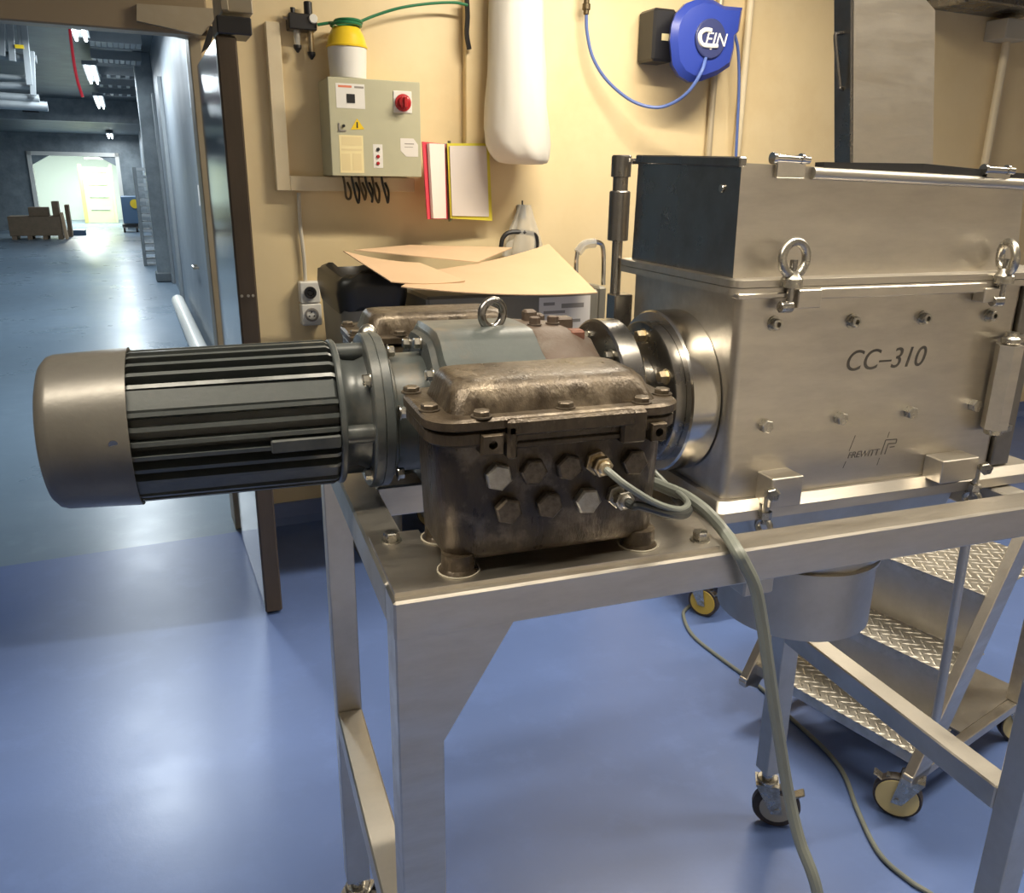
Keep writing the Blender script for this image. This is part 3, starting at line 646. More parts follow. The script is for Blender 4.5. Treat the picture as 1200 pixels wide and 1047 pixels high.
for k, (x0, x1, z) in enumerate(((0, .19, .2), (.112, .30, .405), (.235, .62, .605))):
    q = MB(); q.box(x0, x1, 0, LEN, z-.004, z, .001); q.box(x0, x0+.004, 0, LEN, z-.034, z-.004); t_ = q.part('tread', CHECK, sp)
    o = diamonds(x0, x1, 0, LEN, z).part('checker_pattern', CHECK, t_); o['kind'] = 'stuff'
    q = MB()
    for i in range(int(LEN/.024)):
        y = .010+i*.024; q.prism([(x0, y-.007, z), (x0, y+.006, z), (x0, y+.001, z-.014)], (-.003, 0, 0))
    o = q.part('edge_pattern', CHECK, t_); o['kind'] = 'stuff'
MB().box(.235+.03, .24+.03, .004, LEN-.004, .409, .57).part('riser', STEELV, sp)
MB().box(.145, .150, .004, LEN-.004, .204, .37).part('riser', STEELV, sp)
for y in (-.028, LEN):
    q = MB(); q.bar((-.02, y+.014, .13), (.52, y+.014, 1.02), .028, .078, .002, up=(-1, 0, .6)); q.part('stringer', STEEL, sp)
    MB().box(-.05, .62, y, y+.028, .135, .165, .002).part('base_rail', STEEL, sp)
    MB().box(.53, .60, y-.004, y+.034, .165, .60, .002).part('rear_post', STEEL, sp)
p0 = S(1100, 842, y=-.05); p1 = S(1137, 622, y=-.05)
MB().cyl((p0.x, -.045, p0.z-.06), (p1.x, -.045, p1.z), .011, 14).part('hand_post', STEELV, sp)
MB().box(.0, .03, LEN-.085, LEN-.055, 0, .20, .002).part('foot', STEEL, sp)
MB().box(.25, .62, .0, LEN, .160, .166).part('base_plate', STEELV, sp)
wy = MB().lathe((-.018, 0, 0), (1, 0, 0), [(0, .012), (0, .054), (.003, .056), (.033, .056), (.036, .054), (.036, .012)], 28).mesh('wheel_hub', WHEELY)
wyt = MB().lathe((-.016, 0, 0), (1, 0, 0), [(0, .05), (0, .060), (.006, .0625), (.026, .0625), (.032, .060), (.032, .05)], 28).mesh('wheel', TYRE)
for (x, y, rz) in ((.0, -.008, 3.57), (.56, LEN-.01, .9), (.58, .0, .9)):
    caster(sp, x, y, .137, rz, wyt, wy)

# ================================================================ low dolly behind the stand (one ochre castor shows under the beam)
dc = P(820, 722, z=0)
dl = thing('low_dolly', 'low steel dolly behind the mill stand with an ochre castor', 'dolly', (dc.x+.3, dc.y+.25, 0))
MB().box(dc.x-.03, dc.x+.62, dc.y-.03, dc.y+.5, .15, .19, .004).part('deck', STEELK, dl)
wo = MB().lathe((-.018, 0, 0), (1, 0, 0), [(0, .012), (0, .050), (.003, .053), (.033, .053), (.036, .050), (.036, .012)], 28).mesh('wheel_hub', WHEELO)
for (x, y, rz) in ((.0, .03, .6), (.58, .03, .6), (0, .45, .6), (.58, .45, .6)):
    caster(dl, dc.x+x, dc.y+y, .152, rz, wyt, wo)
# ================================================================ things on the back wall
def wb(q, u0, v0, u1, v1, yr, dep, b=.002):      # box whose front face spans two photo pixels on the plane yr
    a = W(u0, v0, yr=yr); c = W(u1, v1, yr=yr); return q.box(a.x, c.x, yr, yr+dep, c.z, a.z, b)
MB().box(.135, .195, -.05, 0, 1.60, 2.283, .003).thing('cable_trunking', TRUNK, 'upright cream cable trunking on the wall left of the control cabinet', 'trunking', (.165, 0, 1.6), ROOM)
MB().box(.137, .775, -.05, 0, 1.600, 1.664, .003).thing('cable_trunking', TRUNK, 'level cream cable trunking on the wall under the control cabinet', 'trunking', (.45, 0, 1.6), ROOM) if False else \
    MB().box(.1955, .775, -.05, 0, 1.600, 1.664, .003).thing('cable_trunking', TRUNK, 'level cream cable trunking on the wall under the control cabinet', 'trunking', (.45, 0, 1.6), ROOM)
ca = thing('control_cabinet', 'grey-green wall control cabinet with red rotary switch and labels', 'cabinet', (.557, 0, 1.67), ROOM)
CF = -.2
MB().box(.354, .76, -.185, 0, 1.668, 2.064, .003).part('body', CABINET, ca)
dr = MB().box(.352, .762, CF, -.186, 1.666, 2.066, .003).part('door', CABINET, ca)
def lab(name, u0, v0, u1, v1, m_, par, dep=.001, yr=CF):
    a = W(u0, v0, yr=yr); c = W(u1, v1, yr=yr)
    return MB().box(a.x, c.x, yr-dep, yr, c.z, a.z).part(name, m_, par)
lab('maker_label', 393, 97, 428, 128, WHITE, dr)
lab('label_print', 396, 99.5, 412, 103, PRINTR, dr, .0015); lab('label_print', 415, 101, 426, 104, PRINT, dr, .0015)
lab('display', 406, 110, 416, 121, BLACKP, dr, .003)
lab('instruction_label', 397, 158, 427, 203, CREAM, dr)
for (u0, v0, u1, v1) in ((400, 160, 424, 171), (400, 174, 424, 177), (400, 180, 411, 200), (413, 180, 424, 200)): lab('label_print', u0, v0, u1, v1, PRINTC, dr, .0015)
lab('lamp_strip', 437, 169, 449, 197, WHITE, dr)
for v in (175, 183.5, 191.5):
    p = W(443, v, yr=CF); MB().cyl((p.x, CF-.001, p.z), (p.x, CF-.006, p.z), .0075, 14, .001).part('indicator', BLACKP if v < 180 else RED, dr)
a = W(469, 162, yr=CF); c = W(490, 184, yr=CF)
MB().prism([(a.x, CF-.001, a.z), (c.x-.02, CF-.001, a.z), (c.x, CF-.001, a.z-.025), (c.x, CF-.001, c.z), (a.x+.025, CF-.001, c.z), (a.x, CF-.001, c.z+.025)], (0, .001, 0)).part('inspection_label', PAPER, dr)
lab('label_print', 474, 168, 485, 169.5, PRINT, dr, .0015); lab('label_print', 474, 172, 484, 173, PRINT, dr, .0015)
a, b, c = W(418.5, 139, yr=CF), W(411, 152, yr=CF), W(427, 151.5, yr=CF)
MB().prism([(a.x, CF-.001, a.z), (b.x, CF-.001, b.z), (c.x, CF-.001, c.z)], (0, .001, 0)).part('warning_triangle', YELLOW, dr)
lab('warning_bolt', 417.5, 143, 419.5, 150, BLACKP, dr, .0015)
q = MB(); wb(q, 396.5, 144, 399, 154, CF-.004, .004, 0); wb(q, 396.5, 152, 406, 154, CF-.004, .004, 0); q.part('lock_plate', PRINT, dr)
p = W(402.5, 147.5, yr=CF); MB().cyl((p.x, CF, p.z), (p.x, CF-.008, p.z), .006, 12).part('key_lock', BLACKP, dr)
p = W(474, 120, yr=CF-.03)
wbp = MB(); wbp.box(p.x-.042, p.x+.042, CF-.004, CF, p.z-.042, p.z+.048, .002); sw = wbp.part('switch_plate', WHITE, dr)
MB().lathe((p.x, CF-.004, p.z), (0, -1, 0), [(0, .036), (.010, .036), (.012, .026), (.036, .024), (.038, .02)], 24).part('rotary_switch', RED, sw); MB().box(p.x-.008, p.x+.008, CF-.052, CF-.042, p.z-.022, p.z+.022, .003).part('switch_grip', RED, sw)
for i, u in enumerate((402, 412, 420, 428, 436, 447)):
    a = W(u, 208, yr=-.1); r_ = random.uniform
    MB().tube([(a.x, -.1, 1.668), (a.x+.006, -.1, 1.63), (a.x+.012+.006*i % .02, -.095, 1.575), (a.x+.03, -.09, 1.55+r_(0, .02)), (a.x+.04, -.07, 1.60), (a.x+.03, -.052, 1.64)], .0055, 8, 5).part('cable_loop', CABB if i % 2 else mat('brown_cable', (.09, .065, .035), 0, .5), ca)
# lidded jar on the cabinet, with the coiled green hose
jc = W(408, 90, yr=-.11)
zt = 2.0655; z1 = W(408, 57, yr=-.11).z; z2 = W(408, 33, yr=-.11).z
jr = thing('lidded_jar', 'white plastic jar with yellow cap standing on the control cabinet', 'jar', (jc.x, -.11, zt), ROOM)
MB().lathe((jc.x, -.11, zt), (0, 0, 1), [(0, .05), (0, .074), (.005, .078), (z1-zt, .084), (z1-zt, .05)], 32).part('jar_body', WHITE, jr)
MB().lathe((jc.x, -.11, z1+.0005), (0, 0, 1), [(0, .05), (0, .088), (.006, .089), (.012, .085), ((z2-z1)*.55, .077), (z2-z1-.004, .060), (z2-z1, .055), (z2-z1, .02)], 32).part('cap', YELLOW, jr)
q = MB()
for k in range(2): q.torus((jc.x+.01*k, -.11, z2+.010+.013*k), (0, .05, 1), .062-.006*k, .0075, 28, 8)
g = [(jc.x-.06, -.12, z2+.014)] + [W(u, v, yr=-.1) for (u, v) in ((385, 27), (372, 29))]
q.tube(g, .0065, 8, 5); q.tube([(jc.x+.05, -.1, z2+.024)]+[W(u, v, yr=-.08) for (u, v) in ((440, 18), (470, 9), (505, 4), (533, 3), (548, 6))], .0062, 8, 6)
q.thing('green_air_hose', GREEN, 'green air hose coiled on the jar and running along the wall', 'hose', (jc.x, -.11, z2), ROOM)
ar = thing('air_regulator', 'black air filter regulator with gauge high on the wall', 'regulator', (W(355, 30, yr=-.05).x, 0, 2.2), ROOM)
q = MB(); wb(q, 338, 14, 372, 36, -.09, .08, .004); q.part('body', BLACKP, ar)
q = MB(); a = W(344, 30, yr=-.055); b = W(362, 30, yr=-.055)
q.cyl((b.x, -.055, W(362, 36, yr=-.055).z), (b.x, -.055, W(362, 2, yr=-.055).z), .018, 16, .003); q.cyl((a.x, -.055, W(344, 15, yr=-.055).z), (a.x, -.055, W(344, 9, yr=-.055).z), .010, 12); q.part('adjust_knob', BLACKP, ar)
for x, v0, v1, m_ in ((W(348, 45, yr=-.055).x, 36, 53, FILM), (W(364, 45, yr=-.055).x, 36, 60, BRASS)):
    z0 = W(350, v0, yr=-.055).z; z9 = W(350, v1, yr=-.055).z
    bw = MB().cyl((x, -.055, z0), (x, -.055, z9), .013, 14).part('bowl', m_, ar)
    MB().lathe((x, -.055, z9), (0, 0, -1), [(0, .017), (.012, .017), (.03, .004)], 14).part('drain', BLACKP, bw)
p = W(367, 22, yr=-.095); MB().cyl((p.x, -.088, p.z), (p.x, -.102, p.z), .018, 18, .002).part('gauge', WHITE, ar)
p = W(337, 21, yr=-.055); MB().cyl((p.x-.02, -.055, p.z), (p.x+.02, -.055, p.z), .008, 10).part('fitting', BRASS, ar)
# conduit and sockets
MB().tube([W(350, 226, yr=-.02), W(352, 265, yr=-.02), W(356, 300, yr=-.02), W(358, 331, yr=-.02)], .009, 8, 4).thing('conduit', mat('pale_conduit', (.62, .57, .47), 0, .45), 'thin pale conduit running down the wall to the sockets', 'conduit', W(352, 300, yr=0), ROOM)
so = thing('double_socket', 'pair of stacked white wall sockets beside the bin', 'socket', (W(366, 380, yr=0).x, 0, W(366, 380, yr=0).z), ROOM)
for i, (u0, v0, u1, v1) in enumerate(((351, 331, 376, 355), (353, 357, 378, 381))):
    q = MB(); wb(q, u0, v0, u1, v1, -.06, .06, .005); s_ = q.part('socket_box', WHITE, so)
    p = W((u0+u1)/2, (v0+v1)/2, yr=-.062)
    if i == 0: MB().lathe((p.x, -.06, p.z), (0, -1, 0), [(0, .028), (.012, .028), (.012, .016), (.004, .014)], 20, cap=False).part('outlet', BLACKP, s_); MB().cyl((p.x, -.06, p.z), (p.x, -.068, p.z), .012, 14).part('plug', BLACK, s_)
    else:
        q = MB(); q.lathe((p.x, -.06, p.z), (0, -1, 0), [(0, .032), (.006, .032), (.006, .024), (.002, .023)], 20, cap=False); o_ = q.part('outlet', PRINT, s_)
        q = MB()
        for k in range(3): a_ = pi/2+2*pi*k/3; q.cyl((p.x+.013*cos(a_), -.060, p.z+.013*sin(a_)), (p.x+.013*cos(a_), -.0635, p.z+.013*sin(a_)), .004, 8)
        q.part('pin_hole_shade', BLACKP, s_)  # solid black studs paint the shade inside the pin holes
# document holder: swing pages on a bracket
dh = thing('document_holder', 'wall document holder with red-edged and yellow-framed swing pages', 'document holder', (W(520, 258, yr=0).x, 0, W(520, 258, yr=0).z), ROOM)
PY = -.04
def page(c, th, name, m_, par):   # c: four corner points
    n_ = (Vector(c[1])-Vector(c[0])).cross(Vector(c[3])-Vector(c[0])).normalized()*th
    return MB().prism(c, n_).part(name, m_, par)
sx = W(523, 200, yr=-.03)
zt_, zb2 = W(540, 169, yr=-.06).z, W(540, 257, yr=-.06).z
r0 = [W(495, 166, yr=-.20), W(522, 169, yr=-.07), W(525, 257, yr=-.07), W(501, 257, yr=-.20)]
page(r0, .004, 'red_page', REDF, dh)
r1 = [W(503, 168, yr=-.195), W(521, 169, yr=-.09), W(523, 256, yr=-.09), W(508, 256, yr=-.195)]
page(r1, .012, 'white_page', PAPER, dh)
r2 = [W(524, 168, yr=-.09), W(573, 168, yr=-.065), W(577, 259, yr=-.065), W(528, 256, yr=-.09)]
yp = page(r2, .004, 'yellow_frame', YEL2, dh)
r3 = [W(527, 171, yr=-.0955), W(570, 171, yr=-.0705), W(573, 254, yr=-.0705), W(530, 253, yr=-.0955)]
page(r3, .003, 'sheet', mat('greyish_sheet', (.62, .57, .53), 0, .6), yp)
MB().cyl((sx.x, -.075, zb2-.01), (sx.x, -.075, zt_+.012), .008, 10).part('hinge_bar', mat('olive_hinge', (.12, .13, .07), 0, .4), dh)
MB().box(sx.x-.02, sx.x+.02, -.068, 0, zb2, zt_, .002).part('wall_bracket', PRINT, dh)
# black hose drop on the post
MB().tube([W(547, -2, yr=-.07), W(548, 20, yr=-.07), W(547, 40, yr=-.07), W(550, 58, yr=-.07)], .012, 8, 4).thing('hose_drop', BLACKP, 'short black hose end hanging down the boxed post', 'hose', W(548, 20, yr=-.07), ROOM)
# white sack hanging on the wall
zc = [(-90, 578, 632), (-30, 576, 634), (30, 574, 635), (80, 573, 636), (120, 571, 638), (150, 569, 641), (168, 571, 642), (178, 575, 641), (186, 581, 640), (190, 586, 639), (192, 596, 634)]
rings = []
for (v, u0, u1) in zc:
    a = W(u0, v, yr=-.16); b = W(u1, v, yr=-.16); cx_, r_ = (a.x+b.x)/2, (b.x-a.x)/2; ring = []
    for i in range(40):
        t_ = 2*pi*i/40; k_ = 1+.02*sin(5*t_+v*.05)+.022*sin(9*t_-v*.09)+.014*sin(14*t_+v*.17)
        ring.append((cx_+r_*k_*cos(t_), -.16+min(.13, r_*.9)*k_*sin(t_), a.z))
    rings.append(ring)
MB().loft(rings).thing('hanging_sack', BAGM, 'long white cloth sack hanging in front of the wall', 'sack', W(605, 192, yr=-.16), ROOM, ang=1.2)

# hose reel
hr = thing('hose_reel', 'blue wall-mounted air hose reel with round logo disc', 'hose reel', (W(820, 96, yr=0).x, 0, W(820, 96, yr=0).z), ROOM)
out = [(792, 16), (804, 4), (819, -2), (836, 0), (848, 7), (870, 9), (866, 36), (861, 42), (860, 58), (855, 78), (840, 88), (822, 95), (808, 96), (796, 89), (788, 76), (785, 47), (787, 29)]
bk = [W(u-3, v+1, yr=-.08) for (u, v) in out]; fr_ = [W(u, v, yr=-.25) for (u, v) in out]
cen = W(830, 46, yr=-.27); inn_ = [Vector((cen.x+(p.x-cen.x)*.86, -.275, cen.z+(p.z-cen.z)*.86)) for p in fr_]; in2 = [Vector((cen.x+(p.x-cen.x)*.55, -.282, cen.z+(p.z-cen.z)*.55)) for p in fr_]
MB().loft([bk, fr_, inn_, in2]).part('casing', BLUE, hr, ang=.5)
MB().lathe((cen.x, -.279, cen.z), (0, -1, 0), [(0, .090), (.012, .090), (.015, .086)], 36).part('logo_disc', NAVY, hr)
q = MB(); t_ = []
pt = lambda x, y: W(760+x/7.475, y/7.475, yr=-.295)
q.tube([pt(548, 268), pt(500, 262), pt(458, 290), pt(448, 340), pt(470, 390), pt(520, 402), pt(600, 405)], .011, 8, 6); o_ = q.part('logo_c', WHITE, hr); 
a = pt(488, 368); put_text('logo_letters', hr, text_mesh('logo_letters', 'EJN', .085, WHITE, .25, .001), (a.x, -.2955, a.z-.012), (1, 0, 0), (0, 0, 1), 'white logo letters')
q = MB(); wb(q, 768, 8, 790, 73, -.15, .15, .012); q.part('wall_bracket', BLACKP, hr); q = MB(); wb(q, 776, 39, 784, 48, -.153, .003, 0); q.part('rating_plate', CREAM, hr)
q = MB(); q.tube([W(u, v, yr=y_) for (u, v, y_) in ((827, 68, -.285), (822, 84, -.33), (808, 106, -.30), (790, 120, -.24), (768, 126, -.18), (740, 118, -.12), (712, 95, -.08), (695, 68, -.06), (688, 38, -.05), (687, 14, -.05))], .0085, 10, 8)
q.thing('blue_air_hose', BLUEH, 'blue air hose looping from the reel to the wall coupling', 'hose', W(760, 126, yr=-.15), ROOM)
q = MB(); a = W(687, 12, yr=-.05); q.cyl((a.x, -.05, a.z-.02), (a.x, -.05, a.z+.1), .014, 12, .003); q.cyl((a.x, -.05, a.z), (a.x, -.05, a.z+.03), .02, 12, .003); q.thing('hose_coupling', mat('dark_brass', (.12, .09, .05), .7, .4), 'dark metal hose coupling at the end of the blue hose', 'coupling', a, ROOM)
# pipes on the wall
GALV = mat('painted_pipe', (.55, .47, .33), .3, .4)
for (u0, u1, yr, r_, lb_, m_) in ((840, 834, -.03, .018, 'tan pipe running down the wall below the hose reel', GALV), (876, 867, -.035, .02, 'pale pipe running down the wall right of the hose reel', TRUNK), (1184, 1160, -.05, .026, 'pale pipe running down the wall behind the raised lid', TRUNK)):
    a = W(u0, -20, yr=yr); b = W(u1, 200, yr=yr); x_ = (a.x+b.x)/2
    MB().cyl((x_, yr, .1), (x_, yr, 3.1), r_, 14).thing('wall_pipe', m_, lb_, 'pipe', (x_, 0, .1), ROOM)
MB().tube([W(861, 40, yr=-.10), W(865, 60, yr=-.10), W(866, 100, yr=-.09), W(864, 150, yr=-.08), W(862, 200, yr=-.08), W(861, 300, yr=-.08)], .008, 8, 5).thing('air_hose_tail', BLUEH, 'slack blue hose tail hanging straight down from the reel', 'hose', W(864, 150, yr=-.08), ROOM)
q = MB(); wb(q, 1182, 20, 1205, 48, -.15, .15, .005); q.thing('pipe_box', mat('pale_box', (.6, .55, .42), 0, .5), 'small pale box high on the wall by the pipe', 'box', W(1190, 48, yr=0), ROOM)
sh = thing('wall_shelf', 'dark steel shelf arm high on the wall at the right', 'shelf', W(1150, 10, yr=0), ROOM)
a = W(1127, -8, yr=-.45); MB().bar((a.x, -.45, a.z), (a.x+1.0, -.45, a.z), .03, .05, .003).part('shelf_rail', STEELK, sh); MB().bar((a.x+.06, -.44, a.z-.01), (a.x+.06, 0, a.z-.01), .03, .05, .003).part('shelf_arm', STEELK, sh); MB().box(a.x, a.x+1.0, -.43, 0, a.z+.02, a.z+.03).part('shelf_board', STEELK, sh)

# ================================================================ bin, trolley and cardboard by the wall
yb0, yb1 = -.72, -.20
def topz(u, v, yr): return W(u, v, yr=yr).z
a = W(500, 345, yr=yb0); b = W(714, 340, yr=yb0); zt = W(700, 337, yr=yb0).z
tr_ = thing('waste_trolley', 'grey wheeled trolley with tubular handle under the cardboard', 'trolley', ((a.x+b.x)/2, -.46, 0), ROOM)
MB().box(a.x, b.x-.05, yb0, yb1, .16, zt-.01, .012).part('body', BINM, tr_)
MB().box(b.x-.047, b.x, yb0+.02, yb1-.02, .3, zt, .01).part('end_box', BINM, tr_)
q = MB(); c0 = W(632, 349, yr=yb0-.001); c1 = W(690, 396, yr=yb0-.001); q.box(c0.x, c1.x, yb0-.002, yb0-.0003, c1.z, c0.z); lb_ = q.part('label', PAPER, tr_)
for (u0, v0, u1, v1) in ((637, 355, 650, 358), (658, 356, 684, 360), (637, 365, 662, 367), (637, 376, 680, 377), (660, 386, 684, 388)):
    d0 = W(u0, v0, yr=yb0-.002); d1 = W(u1, v1, yr=yb0-.002); MB().box(d0.x, d1.x, yb0-.0026, yb0-.0021, d1.z, d0.z).part('print', PRINT, lb_)
h = [W(675, 332, yr=yb0+.2), W(676, 300, yr=yb0+.2), W(683, 286, yr=yb0+.2), W(700, 284, yr=yb0+.2), W(707, 293, yr=yb0+.2), W(707, 334, yr=yb0+.2)]
MB().tube(h, .011, 10, 5).part('handle', STEELP, tr_)
MB().tube([W(677, 296, yr=yb0+.199), W(685, 287, yr=yb0+.199), W(697, 285, yr=yb0+.199)], .022, 8, 5).part('film_wrap', FILM, tr_)
for (x, y) in ((a.x+.1, yb0+.1), (b.x-.15, yb0+.1), (a.x+.1, yb1-.1), (b.x-.15, yb1-.1)):
    caster(tr_, x, y, .165, .5, wyt, wy)
# left bin with a dark sack
a2 = W(400, 340, yr=yb0+.05); b2 = W(478, 340, yr=yb0+.05)
zt2 = W(420, 336, yr=yb0+.05).z
bn = thing('sack_bin', 'bin lined with a dark plastic sack beside the wall sockets', 'bin', ((a2.x+b2.x)/2, -.42, 0), ROOM)
MB().loft([rrect(a2.x+.05, b2.x-.03, yb0+.10, yb1-.03, .06, 0), rrect(a2.x, b2.x, yb0+.05, yb1, .07, zt2-.02)]).part('body', BINM, bn)
q = MB(); rg = []
for (s_, z) in ((.0, zt2-.10), (.012, zt2-.02), (.008, zt2+.03), (-.02, zt2+.045), (-.06, zt2-.03)):
    r_ = rrect(a2.x-s_, b2.x+s_, yb0+.05-s_, yb1+s_, .07, z); rg.append([(x, y, zz+.008*sin(i*1.9)+.010*sin(i*.7+2)) for i, (x, y, zz) in enumerate(r_)])
q.loft(rg); q.part('sack', BINB, bn, ang=1.2)
# cardboard sheets (one flat carton cut open, two more behind)
def sheet(c, bow, name, label, dz=.004, n=10, wav=0):
    A, B, C_, D_ = [Vector(p) for p in c]
    def fn(s_, t_): p = (A*(1-s_)+B*s_)*(1-t_)+(D_*(1-s_)+C_*s_)*t_; return p+Vector((0, 0, bow*4*s_*(1-s_)+wav*sin(s_*7)*(1-t_)))
    MB().grid(fn, n, 6, (0, 0, dz)).thing(name, CARD, label, 'cardboard', (A+C_)/2, ROOM, ang=1)
sheet([W(470, 337, yr=-.85), W(700, 344, yr=-.85), W(643, 287, yr=-.30), W(500, 318, yr=-.45)], -.018, 'cardboard_sheet', 'large flat brown cardboard sheet resting on the trolley')
sheet([W(458, 331, yr=-.82), W(545, 330, yr=-.70), W(492, 309, yr=-.50), W(402, 295, yr=-.55)], -.01, 'cardboard_sheet', 'narrow curled cardboard strip reaching over the dark sack')
sheet([W(415, 294, yr=-.42), W(560, 308, yr=-.40), W(600, 291, yr=-.12), W(480, 288, yr=-.12)], .0, 'cardboard_sheet', 'cardboard flap lying against the wall behind the other sheets')
# film bag on a clip
p = W(612, 240, yr=-.03); fb = thing('film_bag', 'clear plastic film bag hung on a wall clip above the cardboard', 'bag', (p.x, 0, p.z-.2), ROOM)
MB().box(p.x-.02, p.x+.02, -.04, 0, p.z-.07, p.z, .004).part('clip', TRAYM, fb); MB().cyl((p.x+.005, -.02, p.z), (p.x+.005, -.02, p.z+.02), .004, 8).part('clip_pin', BLACKP, fb)
rg = []
for (dz, w_, d_) in ((-.0, .03, .03), (-.06, .05, .04), (-.12, .075, .05), (-.19, .10, .055), (-.25, .11, .05)):
    rg.append([(p.x+w_*cos(2*pi*i/24)*(1+.12*sin(3*i)), -.065+d_*sin(2*pi*i/24)*(1+.15*sin(4*i)), p.z+dz) for i in range(24)])
MB().loft(rg).part('film', FILM, fb, ang=1.2)
MB().tube([W(587, 290, yr=-.10), W(590, 278, yr=-.10), W(600, 272, yr=-.10), W(624, 274, yr=-.10), W(629, 282, yr=-.10), W(628, 296, yr=-.10)], .012, 8, 5).part('grip', BLACKP, fb)

# ================================================================ door leaf and head gear
a = W(312, 722, z=0); b = W(333, 722, z=0); zl = W(275, 42, yr=a.y).z
lf = MB().box(a.x+.004, b.x-.004, a.y+.03, -.12, .012, zl, .003).struct('door_1', mat('glossy_steel_leaf', (.33, .36, .39), .75, .12, (.30, .33, .36), 3), ROOM)
MB().box(a.x, b.x, a.y, a.y+.029, .010, zl, .006).struct('edge_strip', BEAMM, parent=lf)
for dx in (.012, .034, .05):
    p = W(285, 347, yr=a.y); MB().cyl((a.x+dx, a.y+.002, p.z), (a.x+dx, a.y-.004, p.z), .005, 10).struct('screw', ZINC, parent=lf)
q = MB(); wb(q, 253, 17, 296, 42, a.y-.005, .14, .004); q.struct('roller_bracket', BLACKP, parent=lf)
q = MB(); wb(q, 256, -30, 297, 17, a.y+.02, .25, .004); wb(q, 256, -25, 268, 12, a.y+.01, .01, .002); q.struct('trim_8', HOODM, ROOM)
q = MB(); q.prism([W(u, v, yr=-.13) for (u, v) in ((160, 4), (252, 10), (250, 26), (236, 41), (222, 38), (160, 24))], (0, .2, 0)); q.struct('trim_9', HOODM, ROOM)
q = MB(); q.prism([W(u, v, yr=-.14) for (u, v) in ((236, 62), (246, 54), (253, 32), (246, 30))], (0, .03, 0)); q.struct('trim_10', BLACKP, ROOM)

# ================================================================ the corridor
pz = W(186, 331, z=0)
MB().box(pz.x, .1, pz.y, pz.y+.35, 0, 3.5, .01).struct('trim_11', CORRG, ROOM)
MB().box(pz.x-.03, .1, pz.y-.03, pz.y+.38, 0, .16, .02).struct('trim_12', CORRD, ROOM)
bm_ = [W(209, 349, xr=-.02), W(243, 405, xr=-.02)]
zz = .16
MB().cyl((-.03, bm_[0].y, zz), (-.03, bm_[1].y-2.2, zz), .075, 16).thing('bumper_rail', WHITE, 'white round bumper rail low along the corridor wall', 'rail', (-.03, 7, 0), ROOM)
for (u0, v0, u1, v1, dep, m_, nm, lb_, ct) in ((214, 30, 234, 92, .16, mat('white_wall_box', (.62, .68, .74), 0, .35), 'wall_cabinet', 'white box cabinet high on the corridor wall', 'cabinet'),):
    p0 = W(u0, v0, xr=-.06); p1 = W(u1, v1, xr=-.06); ya, yb_ = max(p0.y, p1.y), min(p0.y, p1.y)
    MB().box(-.06, .1, yb_, ya, 2.05, 2.62, .01).thing(nm, m_, lb_, ct, (0, (ya+yb_)/2, 2.05), ROOM)
hd = W(229, 313, xr=.06)
q = MB(); q.tube([(.1, hd.y-.12, hd.z), (.04, hd.y-.12, hd.z), (.04, hd.y+.12, hd.z), (.1, hd.y+.12, hd.z)], .014, 8, smooth=False)
dr2 = MB().box(.085, .0998, hd.y-1.1, hd.y+.25, .05, 2.15, .003).struct('door_2', CORRW, ROOM); q.struct('door_handle', ZINC, parent=dr2)
for (u, v, w_, h_, m_, lb_) in ((233, 229, .05, .17, PAPER, 'narrow white notice on the corridor wall beside the door'), (242, 227, .09, .17, WHITE, 'wider white notice on the corridor wall near the jamb'), (239, 262, .05, .12, mat('green_notice', (.25, .55, .4), 0, .5), 'small green notice below the white notices on the corridor wall')):
    p = W(u, v, xr=.083); MB().box(.082, .0848, p.y-w_, p.y+w_, p.z-h_/2, p.z+h_/2).thing('notice', m_, lb_, 'notice', (.083, p.y, p.z-h_/2), ROOM)
for u in (207, 199):
    p = W(u, 300, xr=.06); MB().box(.05, .0998, p.y-.09, p.y+.09, .0, 2.9, .004).struct('trim_13', TRAYM, ROOM)
# slatted rack
rk0 = W(169, 312, z=0); rk = thing('slatted_rack', 'tall dark slatted rack standing by the corridor pillar', 'rack', (rk0.x+.3, rk0.y+.2, 0), ROOM)
zr = W(165, 196, yr=rk0.y).z
for x in (0, .62): MB().box(rk0.x+x, rk0.x+x+.06, rk0.y, rk0.y+.5, 0, zr, .004).part('upright', CORRD, rk)
n_ = 13
for i in range(n_): z = .08+i*(zr-.14)/(n_-1); MB().box(rk0.x+.06, rk0.x+.62, rk0.y+.02, rk0.y+.48, z, z+.05).part('shelf', CORRG if i % 2 else TRAYM, rk)
# ceiling lamps in the corridor
def tube_lamp(x, y, z, ln, label, power, col, lm, warm=False, two=True, fr=ROOM, lname='corridor_tube_light'):
    t = thing('ceiling_lamp', label, 'lamp', (x, y, z), fr, 'room tube lamps' if warm else 'corridor tube lamps')
    ax = (1, 0) if warm else (0, 1)
    hx, hy = (ln/2, .10) if warm else (.10, ln/2)
    MB().box(x-hx, x+hx, y-hy, y+hy, z+.03, z+.09, .004).part('housing', WHITE if warm else TRAYM, t)
    for s_ in ((-.05, .05) if two else (0,)):
        if warm: MB().cyl((x-hx+.03, y+s_, z), (x+hx-.03, y+s_, z), .018, 10).part('tube', lm, t)
        else: MB().cyl((x+s_, y-hy+.03, z), (x+s_, y+hy-.03, z), .018, 10).part('tube', lm, t)
    ld_ = bpy.data.lights.new('tube_light', 'AREA'); ld_.shape = 'RECTANGLE'; ld_.size = hx*2; ld_.size_y = .06 if warm else hy*2; ld_.energy = power; ld_.color = col
    o = bpy.data.objects.new(lname, ld_); COL.objects.link(o); o.parent = t; o.location = (0, 0, -.03)
    return t
cl = [W(92, 36, z=3.2), W(108, 89, z=3.2), W(117, 121, z=3.2)]
